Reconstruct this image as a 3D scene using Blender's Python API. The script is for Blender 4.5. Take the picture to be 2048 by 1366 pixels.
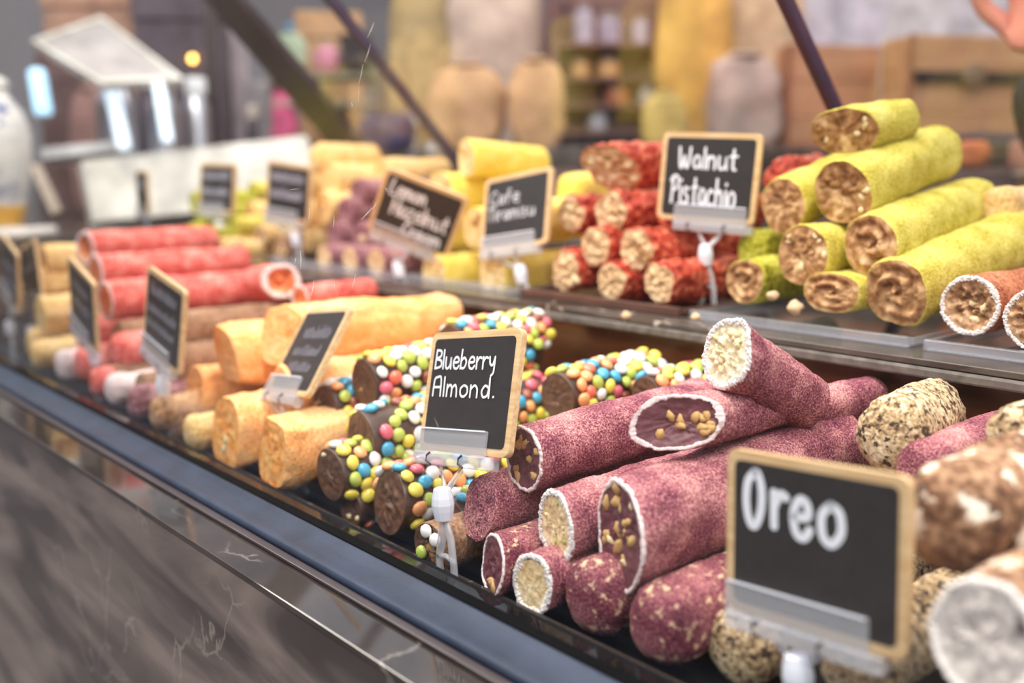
import bpy, bmesh, math, random
from mathutils import Vector, Matrix, noise

# ------------------------------------------------------------------ scene, camera, world, lights
sc = bpy.context.scene
for o in list(bpy.data.objects):
    bpy.data.objects.remove(o)
COL = sc.collection
FPX, CX, CY = 1991.0, 1024.0, 683.0
CAM = Vector((0, -0.29, 0.20))
PITCH = math.atan(333 / FPX)
YAW = math.atan(1764 / (FPX / math.cos(PITCH)))
FH = Vector((-math.cos(YAW), math.sin(YAW), 0))
RT = Vector((math.sin(YAW), math.cos(YAW), 0))
ZZ = Vector((0, 0, 1))
FW = FH * math.cos(PITCH) - ZZ * math.sin(PITCH)
UP = FH * math.sin(PITCH) + ZZ * math.cos(PITCH)

cam = bpy.data.cameras.new('camera')
cam.lens = 35.0
cam.sensor_width = 36.0
cam.clip_start = 0.02
cam.dof.use_dof = True
cam.dof.focus_distance = 0.545
cam.dof.aperture_fstop = 3.6
cam.dof.aperture_blades = 9
camo = bpy.data.objects.new('camera', cam)
COL.objects.link(camo)
camo.matrix_world = Matrix((
    (RT.x, UP.x, -FW.x, CAM.x), (RT.y, UP.y, -FW.y, CAM.y), (RT.z, UP.z, -FW.z, CAM.z), (0, 0, 0, 1)))
sc.camera = camo

w = bpy.data.worlds.new('world')
sc.world = w
w.use_nodes = True
nt = w.node_tree
bg = nt.nodes['Background']
bg.inputs[0].default_value = (0.86, 0.90, 1.0, 1)
bg.inputs[1].default_value = 1.0

def area_light(name, loc, target, sx, sy, power, col):
    l = bpy.data.lights.new(name, 'AREA')
    l.shape = 'RECTANGLE'
    l.size, l.size_y = sx, sy
    l.energy = power
    l.color = col
    o = bpy.data.objects.new(name, l)
    COL.objects.link(o)
    o.location = loc
    d = Vector(target) - Vector(loc)
    o.rotation_euler = d.to_track_quat('-Z', 'Y').to_euler()
    return o
area_light('case_light', (-0.55, 0.02, 0.95), (-0.55, 0.22, 0.0), 2.6, 0.16, 23.0, (1.0, 0.93, 0.82))
area_light('street_fill', (-0.4, -1.5, 1.75), (-0.5, 0.1, 0.0), 3.0, 1.1, 31.0, (1.0, 0.97, 0.93))  # added fill from the street side, brightens sign faces and roll ends
area_light('shop_ceiling_light', (-1.6, 1.6, 1.9), (-1.6, 1.5, 0.0), 3.0, 1.2, 26.0, (1.0, 0.90, 0.78))

sc.view_settings.view_transform = 'Standard'
sc.view_settings.look = 'None'
sc.view_settings.gamma = 1.0
sc.view_settings.use_curve_mapping = False
sc.view_settings.exposure = 0.55
try:
    sc.cycles.transparent_max_bounces = 32
except Exception:
    pass

# ------------------------------------------------------------------ helpers
def ray(px):
    return FW + RT * ((px[0] - CX) / FPX) - UP * ((px[1] - CY) / FPX)
def aty(px, y):
    v = ray(px)
    return CAM + v * ((y - CAM.y) / v.y)
def atz(px, z):
    v = ray(px)
    return CAM + v * ((z - CAM.z) / v.z)
def atd(px, t):
    return CAM + ray(px) * t
def lin(c):
    c = c / 255.0
    return c / 12.92 if c <= 0.04045 else ((c + 0.055) / 1.055) ** 2.4
def rgb(r, g, b):
    return (lin(r), lin(g), lin(b), 1.0)

def tag(o, label=None, cat=None, group=None, kind=None):
    if label: o['label'] = label
    if cat: o['category'] = cat
    if group: o['group'] = group
    if kind: o['kind'] = kind
    return o
def empty(name, mat=None):
    o = bpy.data.objects.new(name, None)
    o.empty_display_size = 0.01
    COL.objects.link(o)
    if mat is not None: o.matrix_world = mat
    return o
def mobj(name, me, mat=None, parent=None, smooth=False, local=None):
    o = bpy.data.objects.new(name, me)
    COL.objects.link(o)
    if mat is not None and not me.materials: me.materials.append(mat)
    if smooth:
        me.polygons.foreach_set('use_smooth', [True] * len(me.polygons))
    if parent is not None: o.parent = parent
    if local is not None: o.matrix_local = local
    return o
def mesh(name, vs, fs):
    me = bpy.data.meshes.new(name)
    me.from_pydata([tuple(v) for v in vs], [], fs)
    me.update()
    return me
def from_bm(name, bm):
    me = bpy.data.meshes.new(name)
    bmesh.ops.recalc_face_normals(bm, faces=bm.faces)
    bm.to_mesh(me)
    bm.free()
    return me
def box_me(name, x0, x1, y0, y1, z0, z1, bev=0.0, seg=2):
    bm = bmesh.new()
    bmesh.ops.create_cube(bm, size=1.0)
    for v in bm.verts:
        v.co = Vector(((x0 + x1) / 2 + v.co.x * (x1 - x0), (y0 + y1) / 2 + v.co.y * (y1 - y0), (z0 + z1) / 2 + v.co.z * (z1 - z0)))
    if bev > 0:
        bmesh.ops.bevel(bm, geom=bm.edges[:], offset=bev, segments=seg, affect='EDGES', profile=0.5)
    return from_bm(name, bm)
def lathe_me(name, prof, n=32, cap=True):
    vs, fs = [], []
    for (r, z) in prof:
        for i in range(n):
            a = 2 * math.pi * i / n
            vs.append((r * math.cos(a), r * math.sin(a), z))
    for j in range(len(prof) - 1):
        for i in range(n):
            k = (i + 1) % n
            fs.append((j * n + i, j * n + k, (j + 1) * n + k, (j + 1) * n + i))
    if cap:
        fs.append(tuple(range(n))[::-1])
        fs.append(tuple((len(prof) - 1) * n + i for i in range(n)))
    return mesh(name, vs, fs)
def tube_me(name, pts, rad, n=10, flat=1.0):
    """tube along points; rad number or list; ends capped"""
    pts = [Vector(p) for p in pts]
    vs, fs = [], []
    m = len(pts)
    for j, p in enumerate(pts):
        t = (pts[min(j + 1, m - 1)] - pts[max(j - 1, 0)]).normalized()
        a = t.cross(Vector((0.13, 0.97, 0.21)))
        if a.length < 1e-4: a = t.cross(Vector((1, 0, 0)))
        a.normalize()
        b = t.cross(a)
        r = rad[j] if isinstance(rad, (list, tuple)) else rad
        for i in range(n):
            th = 2 * math.pi * i / n
            vs.append(p + a * (r * math.cos(th)) + b * (r * flat * math.sin(th)))
    for j in range(m - 1):
        for i in range(n):
            k = (i + 1) % n
            fs.append((j * n + i, j * n + k, (j + 1) * n + k, (j + 1) * n + i))
    fs.append(tuple(range(n))[::-1])
    fs.append(tuple((m - 1) * n + i for i in range(n)))
    return mesh(name, vs, fs)
def rrect(w, h, r, seg=5, cx=0, cy=0):
    pts = []
    for (sx, sy, a0) in ((1, 1, 0), (-1, 1, 90), (-1, -1, 180), (1, -1, 270)):
        for i in range(seg + 1):
            a = math.radians(a0 + 90 * i / seg)
            pts.append((cx + sx * (w / 2 - r) + r * math.cos(a), cy + sy * (h / 2 - r) + r * math.sin(a)))
    return pts
def prism_me(name, pts, z0, z1, bev=0.0):
    bm = bmesh.new()
    vb = [bm.verts.new((x, y, z0)) for x, y in pts]
    vt = [bm.verts.new((x, y, z1)) for x, y in pts]
    n = len(pts)
    bm.faces.new(vb[::-1])
    top = bm.faces.new(vt)
    for i in range(n):
        bm.faces.new((vb[i], vb[(i + 1) % n], vt[(i + 1) % n], vt[i]))
    if bev > 0:
        bmesh.ops.bevel(bm, geom=list(top.edges), offset=bev, segments=2, affect='EDGES', profile=0.5)
    return from_bm(name, bm)
def fbm(v, oct=3):
    s, a = 0.0, 1.0
    for i in range(oct):
        s += a * noise.noise(v)
        v = v * 2.03
        a *= 0.5
    return s

# ------------------------------------------------------------------ materials
def newmat(name):
    m = bpy.data.materials.new(name)
    m.use_nodes = True
    n = m.node_tree
    return m, n, n.nodes['Principled BSDF']
def setp(b, **k):
    for kk, v in k.items():
        b.inputs[kk.replace('_', ' ')].default_value = v
def plain(name, col, rough=0.6, spec=0.5, metal=0.0, var=0.12, scale=30.0, bump=0.0, bscale=None, coat=0.0):
    """noise-varied surface colour with optional fine relief"""
    m, n, b = newmat(name)
    setp(b, Roughness=rough, Metallic=metal)
    b.inputs['Specular IOR Level'].default_value = spec
    b.inputs['Coat Weight'].default_value = coat
    tc = n.nodes.new('ShaderNodeTexCoord')
    nz = n.nodes.new('ShaderNodeTexNoise')
    nz.inputs['Scale'].default_value = scale
    nz.inputs['Detail'].default_value = 4
    n.links.new(tc.outputs['Object'], nz.inputs['Vector'])
    cr = n.nodes.new('ShaderNodeValToRGB')
    cr.color_ramp.elements[0].position = 0.3
    cr.color_ramp.elements[1].position = 0.7
    cr.color_ramp.elements[0].color = tuple(c * (1 - var) for c in col[:3]) + (1,)
    cr.color_ramp.elements[1].color = tuple(min(1, c * (1 + var)) for c in col[:3]) + (1,)
    n.links.new(nz.outputs['Fac'], cr.inputs['Fac'])
    n.links.new(cr.outputs['Color'], b.inputs['Base Color'])
    if bump > 0:
        n2 = n.nodes.new('ShaderNodeTexNoise')
        n2.inputs['Scale'].default_value = bscale or scale * 4
        n2.inputs['Detail'].default_value = 3
        n.links.new(tc.outputs['Object'], n2.inputs['Vector'])
        bp = n.nodes.new('ShaderNodeBump')
        bp.inputs['Strength'].default_value = bump
        bp.inputs['Distance'].default_value = 0.001
        n.links.new(n2.outputs['Fac'], bp.inputs['Height'])
        n.links.new(bp.outputs['Normal'], b.inputs['Normal'])
    return m
def powder(name, dark, mid, light, patch=None, patch_amt=0.62, gscale=900.0, rough=0.9, bump=0.9, lscale=45.0, pscale=60.0):
    """powdery coating: broad tone, fine grain, optional bare patches"""
    m, n, b = newmat(name)
    setp(b, Roughness=rough)
    b.inputs['Specular IOR Level'].default_value = 0.25
    L = n.links.new
    tc = n.nodes.new('ShaderNodeTexCoord')
    def nz(sc_, det=3, off=0.0):
        t = n.nodes.new('ShaderNodeTexNoise')
        t.inputs['Scale'].default_value = sc_
        t.inputs['Detail'].default_value = det
        if off:
            mp = n.nodes.new('ShaderNodeMapping')
            mp.inputs['Location'].default_value = (off, off * 2, -off)
            L(tc.outputs['Object'], mp.inputs['Vector'])
            L(mp.outputs['Vector'], t.inputs['Vector'])
        else:
            L(tc.outputs['Object'], t.inputs['Vector'])
        return t
    a = nz(lscale, 4)
    g = nz(gscale, 2)
    mx = n.nodes.new('ShaderNodeMath'); mx.operation = 'MULTIPLY_ADD'
    L(g.outputs['Fac'], mx.inputs[0]); mx.inputs[1].default_value = 0.75
    sub = n.nodes.new('ShaderNodeMath'); sub.operation = 'MULTIPLY'
    L(a.outputs['Fac'], sub.inputs[0]); sub.inputs[1].default_value = 0.55
    L(sub.outputs[0], mx.inputs[2])
    cr = n.nodes.new('ShaderNodeValToRGB')
    e = cr.color_ramp.elements
    e[0].position = 0.44; e[0].color = dark
    e[1].position = 0.88; e[1].color = light
    k = e.new(0.62); k.color = mid
    L(mx.outputs[0], cr.inputs['Fac'])
    out = cr.outputs['Color']
    if patch is not None:
        p = nz(pscale, 9, 3.1); p.inputs['Roughness'].default_value = 0.62
        pr = n.nodes.new('ShaderNodeValToRGB')
        pr.color_ramp.elements[0].position = patch_amt
        pr.color_ramp.elements[1].position = patch_amt + 0.05
        pr.color_ramp.elements[0].color = (0, 0, 0, 1)
        pr.color_ramp.elements[1].color = (1, 1, 1, 1)
        L(p.outputs['Fac'], pr.inputs['Fac'])
        mc = n.nodes.new('ShaderNodeMix'); mc.data_type = 'RGBA'
        L(pr.outputs['Color'], mc.inputs['Factor'])
        L(out, mc.inputs['A'])
        mc.inputs['B'].default_value = patch
        out = mc.outputs['Result']
    L(out, b.inputs['Base Color'])
    bp = n.nodes.new('ShaderNodeBump')
    bp.inputs['Strength'].default_value = bump
    bp.inputs['Distance'].default_value = 0.0012
    L(mx.outputs[0], bp.inputs['Height'])
    L(bp.outputs['Normal'], b.inputs['Normal'])
    return m
def schlick(n, f0):
    L = n.links.new
    lw = n.nodes.new('ShaderNodeLayerWeight'); lw.inputs['Blend'].default_value = 0.5
    pw = n.nodes.new('ShaderNodeMath'); pw.operation = 'POWER'; pw.inputs[1].default_value = 5.0
    L(lw.outputs['Facing'], pw.inputs[0])
    ma = n.nodes.new('ShaderNodeMath'); ma.operation = 'MULTIPLY_ADD'
    L(pw.outputs[0], ma.inputs[0]); ma.inputs[1].default_value = 1 - f0; ma.inputs[2].default_value = f0
    return ma
def clear(name, tint=(0.93, 0.95, 1.0), fac=0.25, rough=0.08, white=0.35):
    """clear plastic: see-through with a faint milky body and sharp gloss"""
    m = bpy.data.materials.new(name)
    m.use_nodes = True
    n = m.node_tree
    n.nodes.clear()
    L = n.links.new
    out = n.nodes.new('ShaderNodeOutputMaterial')
    tr = n.nodes.new('ShaderNodeBsdfTransparent'); tr.inputs[0].default_value = (*tint, 1)
    di = n.nodes.new('ShaderNodeBsdfDiffuse'); di.inputs[0].default_value = (0.85, 0.84, 0.86, 1)
    gl = n.nodes.new('ShaderNodeBsdfGlossy'); gl.inputs['Roughness'].default_value = rough
    fr = schlick(n, 0.05)
    m1 = n.nodes.new('ShaderNodeMixShader'); m1.inputs[0].default_value = fac * white
    L(tr.outputs[0], m1.inputs[1]); L(di.outputs[0], m1.inputs[2])
    m2 = n.nodes.new('ShaderNodeMixShader')
    L(fr.outputs[0], m2.inputs[0]); L(m1.outputs[0], m2.inputs[1]); L(gl.outputs[0], m2.inputs[2])
    L(m2.outputs[0], out.inputs[0])
    return m
def pane(name, tint=(0.98, 0.985, 0.98), f0=0.035):
    m = bpy.data.materials.new(name)
    m.use_nodes = True
    n = m.node_tree
    n.nodes.clear()
    L = n.links.new
    out = n.nodes.new('ShaderNodeOutputMaterial')
    tr = n.nodes.new('ShaderNodeBsdfTransparent'); tr.inputs[0].default_value = (*tint, 1)
    gl = n.nodes.new('ShaderNodeBsdfGlossy'); gl.inputs['Roughness'].default_value = 0.0
    fr = schlick(n, f0)
    m2 = n.nodes.new('ShaderNodeMixShader')
    L(fr.outputs[0], m2.inputs[0]); L(tr.outputs[0], m2.inputs[1]); L(gl.outputs[0], m2.inputs[2])
    L(m2.outputs[0], out.inputs[0])
    return m
def emit(name, col, strength):
    m, n, b = newmat(name)
    setp(b, Base_Color=col)
    b.inputs['Emission Color'].default_value = col
    b.inputs['Emission Strength'].default_value = strength
    return m
def marble_mat(name, c0, c1, vein, rough=0.08, nscale=16, spec=0.5, coat=0.0, lims=(0.3, 0.75), stretch=None):
    m, n, b = newmat(name)
    setp(b, Roughness=rough)
    b.inputs['Specular IOR Level'].default_value = spec
    b.inputs['Coat Weight'].default_value = coat
    b.inputs['Coat Roughness'].default_value = 0.02
    L = n.links.new
    tc = n.nodes.new('ShaderNodeTexCoord')
    nz = n.nodes.new('ShaderNodeTexNoise'); nz.inputs['Scale'].default_value = nscale; nz.inputs['Detail'].default_value = 6
    nz.inputs['Distortion'].default_value = 0.8
    if stretch:
        mp = n.nodes.new('ShaderNodeMapping'); mp.inputs['Scale'].default_value = stretch; mp.inputs['Rotation'].default_value = (0, 0.35, 0)
        L(tc.outputs['Object'], mp.inputs['Vector']); L(mp.outputs['Vector'], nz.inputs['Vector'])
    else:
        L(tc.outputs['Object'], nz.inputs['Vector'])
    cr = n.nodes.new('ShaderNodeValToRGB')
    cr.color_ramp.elements[0].position = lims[0]; cr.color_ramp.elements[0].color = c0
    cr.color_ramp.elements[1].position = lims[1]; cr.color_ramp.elements[1].color = c1
    L(nz.outputs['Fac'], cr.inputs['Fac'])
    # thin veins: cell borders of a warped voronoi, broken up by noise
    wp = n.nodes.new('ShaderNodeTexNoise'); wp.inputs['Scale'].default_value = 14; wp.inputs['Detail'].default_value = 5
    L(tc.outputs['Object'], wp.inputs['Vector'])
    ad = n.nodes.new('ShaderNodeMixRGB'); ad.blend_type = 'ADD'; ad.inputs[0].default_value = 0.12
    L(tc.outputs['Object'], ad.inputs[1]); L(wp.outputs['Color'], ad.inputs[2])
    vo = n.nodes.new('ShaderNodeTexVoronoi'); vo.feature = 'DISTANCE_TO_EDGE'; vo.inputs['Scale'].default_value = 9
    L(ad.outputs[0], vo.inputs['Vector'])
    vr = n.nodes.new('ShaderNodeValToRGB')
    vr.color_ramp.elements[0].position = 0.0; vr.color_ramp.elements[0].color = (1, 1, 1, 1)
    vr.color_ramp.elements[1].position = 0.016; vr.color_ramp.elements[1].color = (0, 0, 0, 1)
    L(vo.outputs['Distance'], vr.inputs['Fac'])
    br = n.nodes.new('ShaderNodeTexNoise'); br.inputs['Scale'].default_value = 7
    L(tc.outputs['Object'], br.inputs['Vector'])
    b2 = n.nodes.new('ShaderNodeValToRGB')
    b2.color_ramp.elements[0].position = 0.5; b2.color_ramp.elements[1].position = 0.62
    L(br.outputs['Fac'], b2.inputs['Fac'])
    mu = n.nodes.new('ShaderNodeMath'); mu.operation = 'MULTIPLY'
    L(vr.outputs['Color'], mu.inputs[0]); L(b2.outputs['Color'], mu.inputs[1])
    mc = n.nodes.new('ShaderNodeMix'); mc.data_type = 'RGBA'
    L(mu.outputs[0], mc.inputs['Factor']); L(cr.outputs['Color'], mc.inputs['A']); mc.inputs['B'].default_value = vein
    L(mc.outputs['Result'], b.inputs['Base Color'])
    return m
def wood_mat(name, c0, c1, rough=0.35, scale=6.0, axis=(1, 6, 12)):
    m, n, b = newmat(name)
    setp(b, Roughness=rough)
    L = n.links.new
    tc = n.nodes.new('ShaderNodeTexCoord')
    mp = n.nodes.new('ShaderNodeMapping'); mp.inputs['Scale'].default_value = axis
    L(tc.outputs['Object'], mp.inputs['Vector'])
    nz = n.nodes.new('ShaderNodeTexNoise'); nz.inputs['Scale'].default_value = scale; nz.inputs['Detail'].default_value = 6
    L(mp.outputs['Vector'], nz.inputs['Vector'])
    cr = n.nodes.new('ShaderNodeValToRGB')
    cr.color_ramp.elements[0].position = 0.3; cr.color_ramp.elements[0].color = c0
    cr.color_ramp.elements[1].position = 0.7; cr.color_ramp.elements[1].color = c1
    L(nz.outputs['Fac'], cr.inputs['Fac']); L(cr.outputs['Color'], b.inputs['Base Color'])
    return m

M = {}
M['purple'] = powder('blueberry_powder', rgb(66, 26, 50), rgb(140, 74, 88), rgb(230, 172, 166), patch=rgb(240, 220, 196), patch_amt=0.735, pscale=300)
M['purple_patch'] = powder('blueberry_powder_patchy', rgb(60, 24, 42), rgb(112, 50, 66), rgb(190, 128, 128), patch=rgb(216, 184, 150), patch_amt=0.57, pscale=150, bump=0.5)
M['purple_fill'] = plain('blueberry_filling', rgb(104, 58, 66), 0.45, var=0.25, scale=120, bump=0.6, bscale=300)
M['cream_fill'] = powder('cream_filling', rgb(196, 160, 110), rgb(226, 196, 148), rgb(248, 230, 192), gscale=420, bump=0.7)
M['white_fill'] = powder('white_filling', rgb(214, 192, 150), rgb(244, 228, 190), rgb(255, 248, 226), gscale=350, bump=0.8)
M['rim'] = powder('coconut_rim', rgb(206, 190, 186), rgb(240, 232, 228), rgb(255, 250, 248), patch=rgb(110, 80, 78), patch_amt=0.70, pscale=700, gscale=700, bump=0.8)
M['rim_pink'] = powder('sugar_edge', rgb(196, 168, 172), rgb(226, 206, 206), rgb(246, 234, 232), gscale=600, bump=0.5)
M['nut'] = plain('almond', rgb(206, 164, 104), 0.5, var=0.3, scale=300, bump=0.3)
M['walnut'] = plain('walnut', rgb(176, 128, 74), 0.6, var=0.4, scale=250, bump=0.5)
M['pale_nut'] = plain('pale_nut', rgb(240, 214, 168), 0.55, var=0.2, scale=250)
M['pistachio_bit'] = plain('pistachio_bit', rgb(168, 176, 84), 0.5, var=0.2, scale=300)
M['oreo'] = powder('cookie_coating', rgb(58, 38, 28), rgb(126, 90, 66), rgb(210, 170, 136), patch=rgb(246, 232, 214), patch_amt=0.575, pscale=70, gscale=260)
M['oreo_dark'] = powder('cookie_coating_pale', rgb(70, 52, 40), rgb(190, 160, 120), rgb(250, 236, 204), patch=rgb(70, 54, 44), patch_amt=0.53, pscale=230, gscale=420)
M['oreo_fill'] = powder('cookie_filling', rgb(140, 132, 132), rgb(190, 180, 176), rgb(226, 218, 210), patch=rgb(60, 52, 54), patch_amt=0.62, pscale=70, gscale=300)
M['choc'] = plain('chocolate', rgb(74, 50, 40), 0.42, var=0.35, scale=60, bump=0.6, bscale=180)
M['choc_fill'] = plain('chocolate_filling', rgb(104, 72, 56), 0.4, var=0.3, scale=70, bump=0.5, bscale=160)
M['orange'] = powder('apricot_coating', rgb(236, 140, 66), rgb(255, 186, 114), rgb(255, 222, 172), gscale=500, lscale=30, bump=0.6)
M['orange_fill'] = powder('apricot_filling', rgb(226, 130, 50), rgb(250, 172, 92), rgb(255, 206, 136), gscale=200, bump=0.5, rough=0.5)
M['red'] = powder('rose_coating', rgb(176, 58, 54), rgb(220, 100, 92), rgb(250, 176, 162), patch=rgb(252, 206, 196), patch_amt=0.66, pscale=40, gscale=300, bump=0.6)
M['red_fill'] = powder('rose_filling', rgb(150, 60, 30), rgb(212, 112, 70), rgb(240, 170, 120), gscale=200)
M['cocoa'] = powder('cocoa_coating', rgb(92, 64, 46), rgb(140, 104, 80), rgb(186, 150, 122), gscale=400, bump=0.7)
M['cocoa_fill'] = powder('cocoa_filling', rgb(120, 84, 58), rgb(178, 136, 100), rgb(220, 184, 146), gscale=200)
M['tan'] = powder('tan_coating', rgb(182, 140, 78), rgb(224, 186, 124), rgb(246, 220, 170), gscale=300, bump=0.6)
M['green'] = powder('pistachio_coating', rgb(150, 132, 40), rgb(206, 190, 78), rgb(240, 228, 140), gscale=600, lscale=40, bump=0.8)
M['green_fill'] = powder('walnut_filling', rgb(110, 70, 42), rgb(172, 124, 82), rgb(232, 194, 146), gscale=140, lscale=90, bump=0.9, rough=0.6)
M['green_dark'] = powder('dark_pistachio', rgb(110, 104, 20), rgb(172, 166, 44), rgb(222, 216, 110), gscale=300, bump=0.8)
M['roseb'] = powder('brown_rose_coating', rgb(110, 56, 34), rgb(170, 100, 70), rgb(214, 150, 112), gscale=500)
M['pome'] = powder('pomegranate_coating', rgb(100, 22, 18), rgb(184, 62, 44), rgb(246, 160, 122), gscale=160, lscale=120, bump=1.0, rough=0.5)
M['pome_fill'] = powder('pale_filling', rgb(170, 126, 90), rgb(222, 184, 140), rgb(248, 222, 184), gscale=150)
M['lemon'] = powder('lemon_coating', rgb(226, 186, 60), rgb(250, 222, 100), rgb(255, 240, 160), gscale=400, bump=0.4)
M['lemon_fill'] = powder('lemon_filling', rgb(206, 160, 80), rgb(240, 206, 140), rgb(255, 234, 190), gscale=150)
M['peach'] = powder('peach_coating', rgb(230, 170, 90), rgb(252, 208, 136), rgb(255, 232, 184), gscale=300, bump=0.4)
M['mauve'] = powder('mauve_coating', rgb(92, 50, 62), rgb(146, 96, 104), rgb(198, 152, 152), gscale=250)
M['wood_frame'] = wood_mat('birch_frame', rgb(206, 164, 114), rgb(236, 204, 158), 0.5, 8.0, (4, 60, 60))
M['slate'] = plain('chalkboard', rgb(40, 36, 38), 0.55, var=0.2, scale=200)
M['ink'] = plain('white_marker', rgb(238, 240, 248), 0.6, var=0.04, scale=300)
M['ink_faint'] = plain('faded_marker', rgb(150, 148, 160), 0.7, var=0.25, scale=120)
M['clear'] = clear('clear_plastic', fac=0.62, white=0.55)
M['clear_lip'] = clear('clear_plastic_lip', fac=0.42, white=0.6)
M['milky'] = plain('milky_plastic', rgb(236, 238, 250), 0.3, var=0.03)
M['glass'] = pane('window_glass')
M['back_glass'] = pane('back_glass', (0.93, 0.92, 0.92))
M['marble'] = marble_mat('dark_marble', rgb(34, 29, 27), rgb(66, 57, 52), rgb(150, 140, 132), 0.05, 16, 0.5, 0.0)
M['marble_front'] = marble_mat('dark_marble_front', rgb(40, 34, 35), rgb(126, 112, 105), rgb(150, 138, 130), 0.06, 11.0, 0.9, 0.0, (0.40, 0.64), (0.4, 1.0, 2.0))  # marble tone; the stretched mottling also imitates a blurred pavement reflection
M['gasket'] = plain('black_rubber', rgb(9, 9, 11), 0.8, 0.08, var=0.2)
M['channel'] = plain('blue_grey_metal', rgb(44, 54, 72), 0.5, 0.4, metal=0.1, var=0.22, scale=40, bump=0.3, bscale=160)
M['tray'] = plain('black_tray', rgb(18, 14, 14), 0.6, 0.15, var=0.25, scale=25)
M['riser'] = wood_mat('mahogany_riser', rgb(64, 36, 24), rgb(128, 74, 40), 0.22, 5.0, (1.5, 8, 9))
M['tier'] = marble_mat('tier_stone', rgb(58, 50, 46), rgb(104, 94, 86), rgb(200, 190, 178), 0.1)
M['tier_edge'] = plain('grey_stone_edge', rgb(112, 104, 98), 0.4, var=0.35, scale=120)
M['tray_clear'] = clear('tray_plastic', fac=0.35, white=0.4, rough=0.05)
M['dark_metal'] = plain('dark_frame', rgb(58, 48, 50), 0.35, var=0.15)
M['violet_edge'] = plain('glass_edge', rgb(66, 52, 74), 0.3, var=0.1)
M['scratch'] = plain('scratch_white', rgb(250, 236, 220), 0.6, var=0.05)
M['crumb'] = plain('crumb', rgb(222, 188, 150), 0.8, var=0.15, scale=300)
CANDY = {}
for nm, c in dict(yellow=(246, 224, 92), lime=(188, 204, 92), blue=(74, 170, 210), pink=(222, 104, 122), orange=(250, 172, 112),
                  white=(248, 244, 240), coral=(240, 116, 92), brown=(146, 74, 52)).items():
    CANDY[nm] = plain('candy_' + nm, rgb(*c), 0.22, var=0.05, scale=200, coat=0.3)

# ------------------------------------------------------------------ the case
def case_part(name, me, mat, parent, smooth=False):
    return mobj(name, me, mat, parent, smooth)
X0, X1 = -1.74, 1.2
counter = empty('marble_counter')
tag(counter, 'dark brown veined marble ledge running along the front of the sweets case', 'counter')
case_part('ledge_slab', box_me('ledge_slab', X0, X1, -0.067, 0.02, -0.0135, -0.010, 0.0005), M['marble'], counter)
case_part('front_panel', box_me('front_panel', X0, X1, -0.0668, 0.0, -0.95, -0.0138), M['marble_front'], counter)
case = empty('display_case')
tag(case, 'glass fronted two-tier sweets display case with slanting back frame', 'display case')
case_part('gasket', box_me('gasket', X0, X1, -0.013, 0.0035, -0.0095, 0.0, 0.001), M['gasket'], case)
prof = [(-0.0135, -0.0095), (-0.0135, -0.0005), (-0.0145, -0.0008), (-0.018, -0.0028), (-0.024, -0.0042), (-0.030, -0.0046), (-0.0345, -0.0040), (-0.0360, -0.0052), (-0.0365, -0.0095)]
vs = [(X0, y, z) for y, z in prof] + [(X1, y, z) for y, z in prof]
n_ = len(prof)
fs = [(i, (i + 1) % n_, n_ + (i + 1) % n_, n_ + i) for i in range(n_)] + [tuple(range(n_))[::-1], tuple(range(n_, 2 * n_))]
case_part('metal_channel', mesh('metal_channel', vs, fs), M['channel'], case, True)
case_part('sealant_bead', box_me('sealant_bead', X0, X1, -0.0425, -0.0368, -0.0098, -0.0078, 0.0006), M['dark_metal'], case)
fg = case_part('front_glass', box_me('front_glass', X0, X1, -0.0065, -0.0005, 0.0002, 0.75), M['glass'], case)
fg['label'] = 'clear upright front glass pane'
case_part('tray_floor', box_me('tray_floor', X0, X1, 0.0037, 0.275, -0.034, -0.0205), M['tray'], case)
case_part('riser', box_me('riser', X0, X1, 0.277, 0.287, -0.034, 0.0900), M['riser'], case)
case_part('upper_tier', box_me('upper_tier', X0, X1, 0.264, 0.62, 0.0905, 0.0945, 0.0006), M['tier'], case)
case_part('tier_edge', box_me('tier_edge', X0, X1, 0.262, 0.272, 0.0835, 0.0900, 0.0015), M['tier_edge'], case)
case_part('back_ledge', box_me('back_ledge', X0, X1, 0.62, 0.66, 0.02, 0.115, 0.002), M['dark_metal'], case)
def strut(x, w, mat, name):
    # lies in a plane x = const, leaning forward at 45 degrees: z = 0.10 + (0.62 - y)
    t = 0.006
    vs = []
    for (y, z) in ((0.62, 0.105), (0.06, 0.665)):
        for sx in (-1, 1):
            for k in (-1, 1):
                vs.append((x + sx * w / 2, y + k * t * 0.7, z + k * t * 0.7))
    fs = [(0, 1, 3, 2), (4, 6, 7, 5), (0, 2, 6, 4), (1, 5, 7, 3), (0, 4, 5, 1), (2, 3, 7, 6)]
    case_part(name, mesh(name, vs, fs), mat, case)
strut(-1.235, 0.075, M['dark_metal'], 'strut')
strut(-1.02, 0.008, M['violet_edge'], 'strut')
strut(-0.462, 0.007, M['violet_edge'], 'strut')
for (xa, xb) in ((-1.21, -1.026), (-1.012, -0.468), (-0.456, 0.5)):
    vs = [(x, y + k, z + k) for (y, z) in ((0.612, 0.108), (0.07, 0.65)) for x in (xa, xb) for k in (-0.0015, 0.0015)]
    fs = [(0, 1, 3, 2), (4, 6, 7, 5), (0, 2, 6, 4), (1, 5, 7, 3), (0, 4, 5, 1), (2, 3, 7, 6)]
    case_part('back_pane', mesh('back_pane', vs, fs), M['back_glass'], case)
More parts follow.
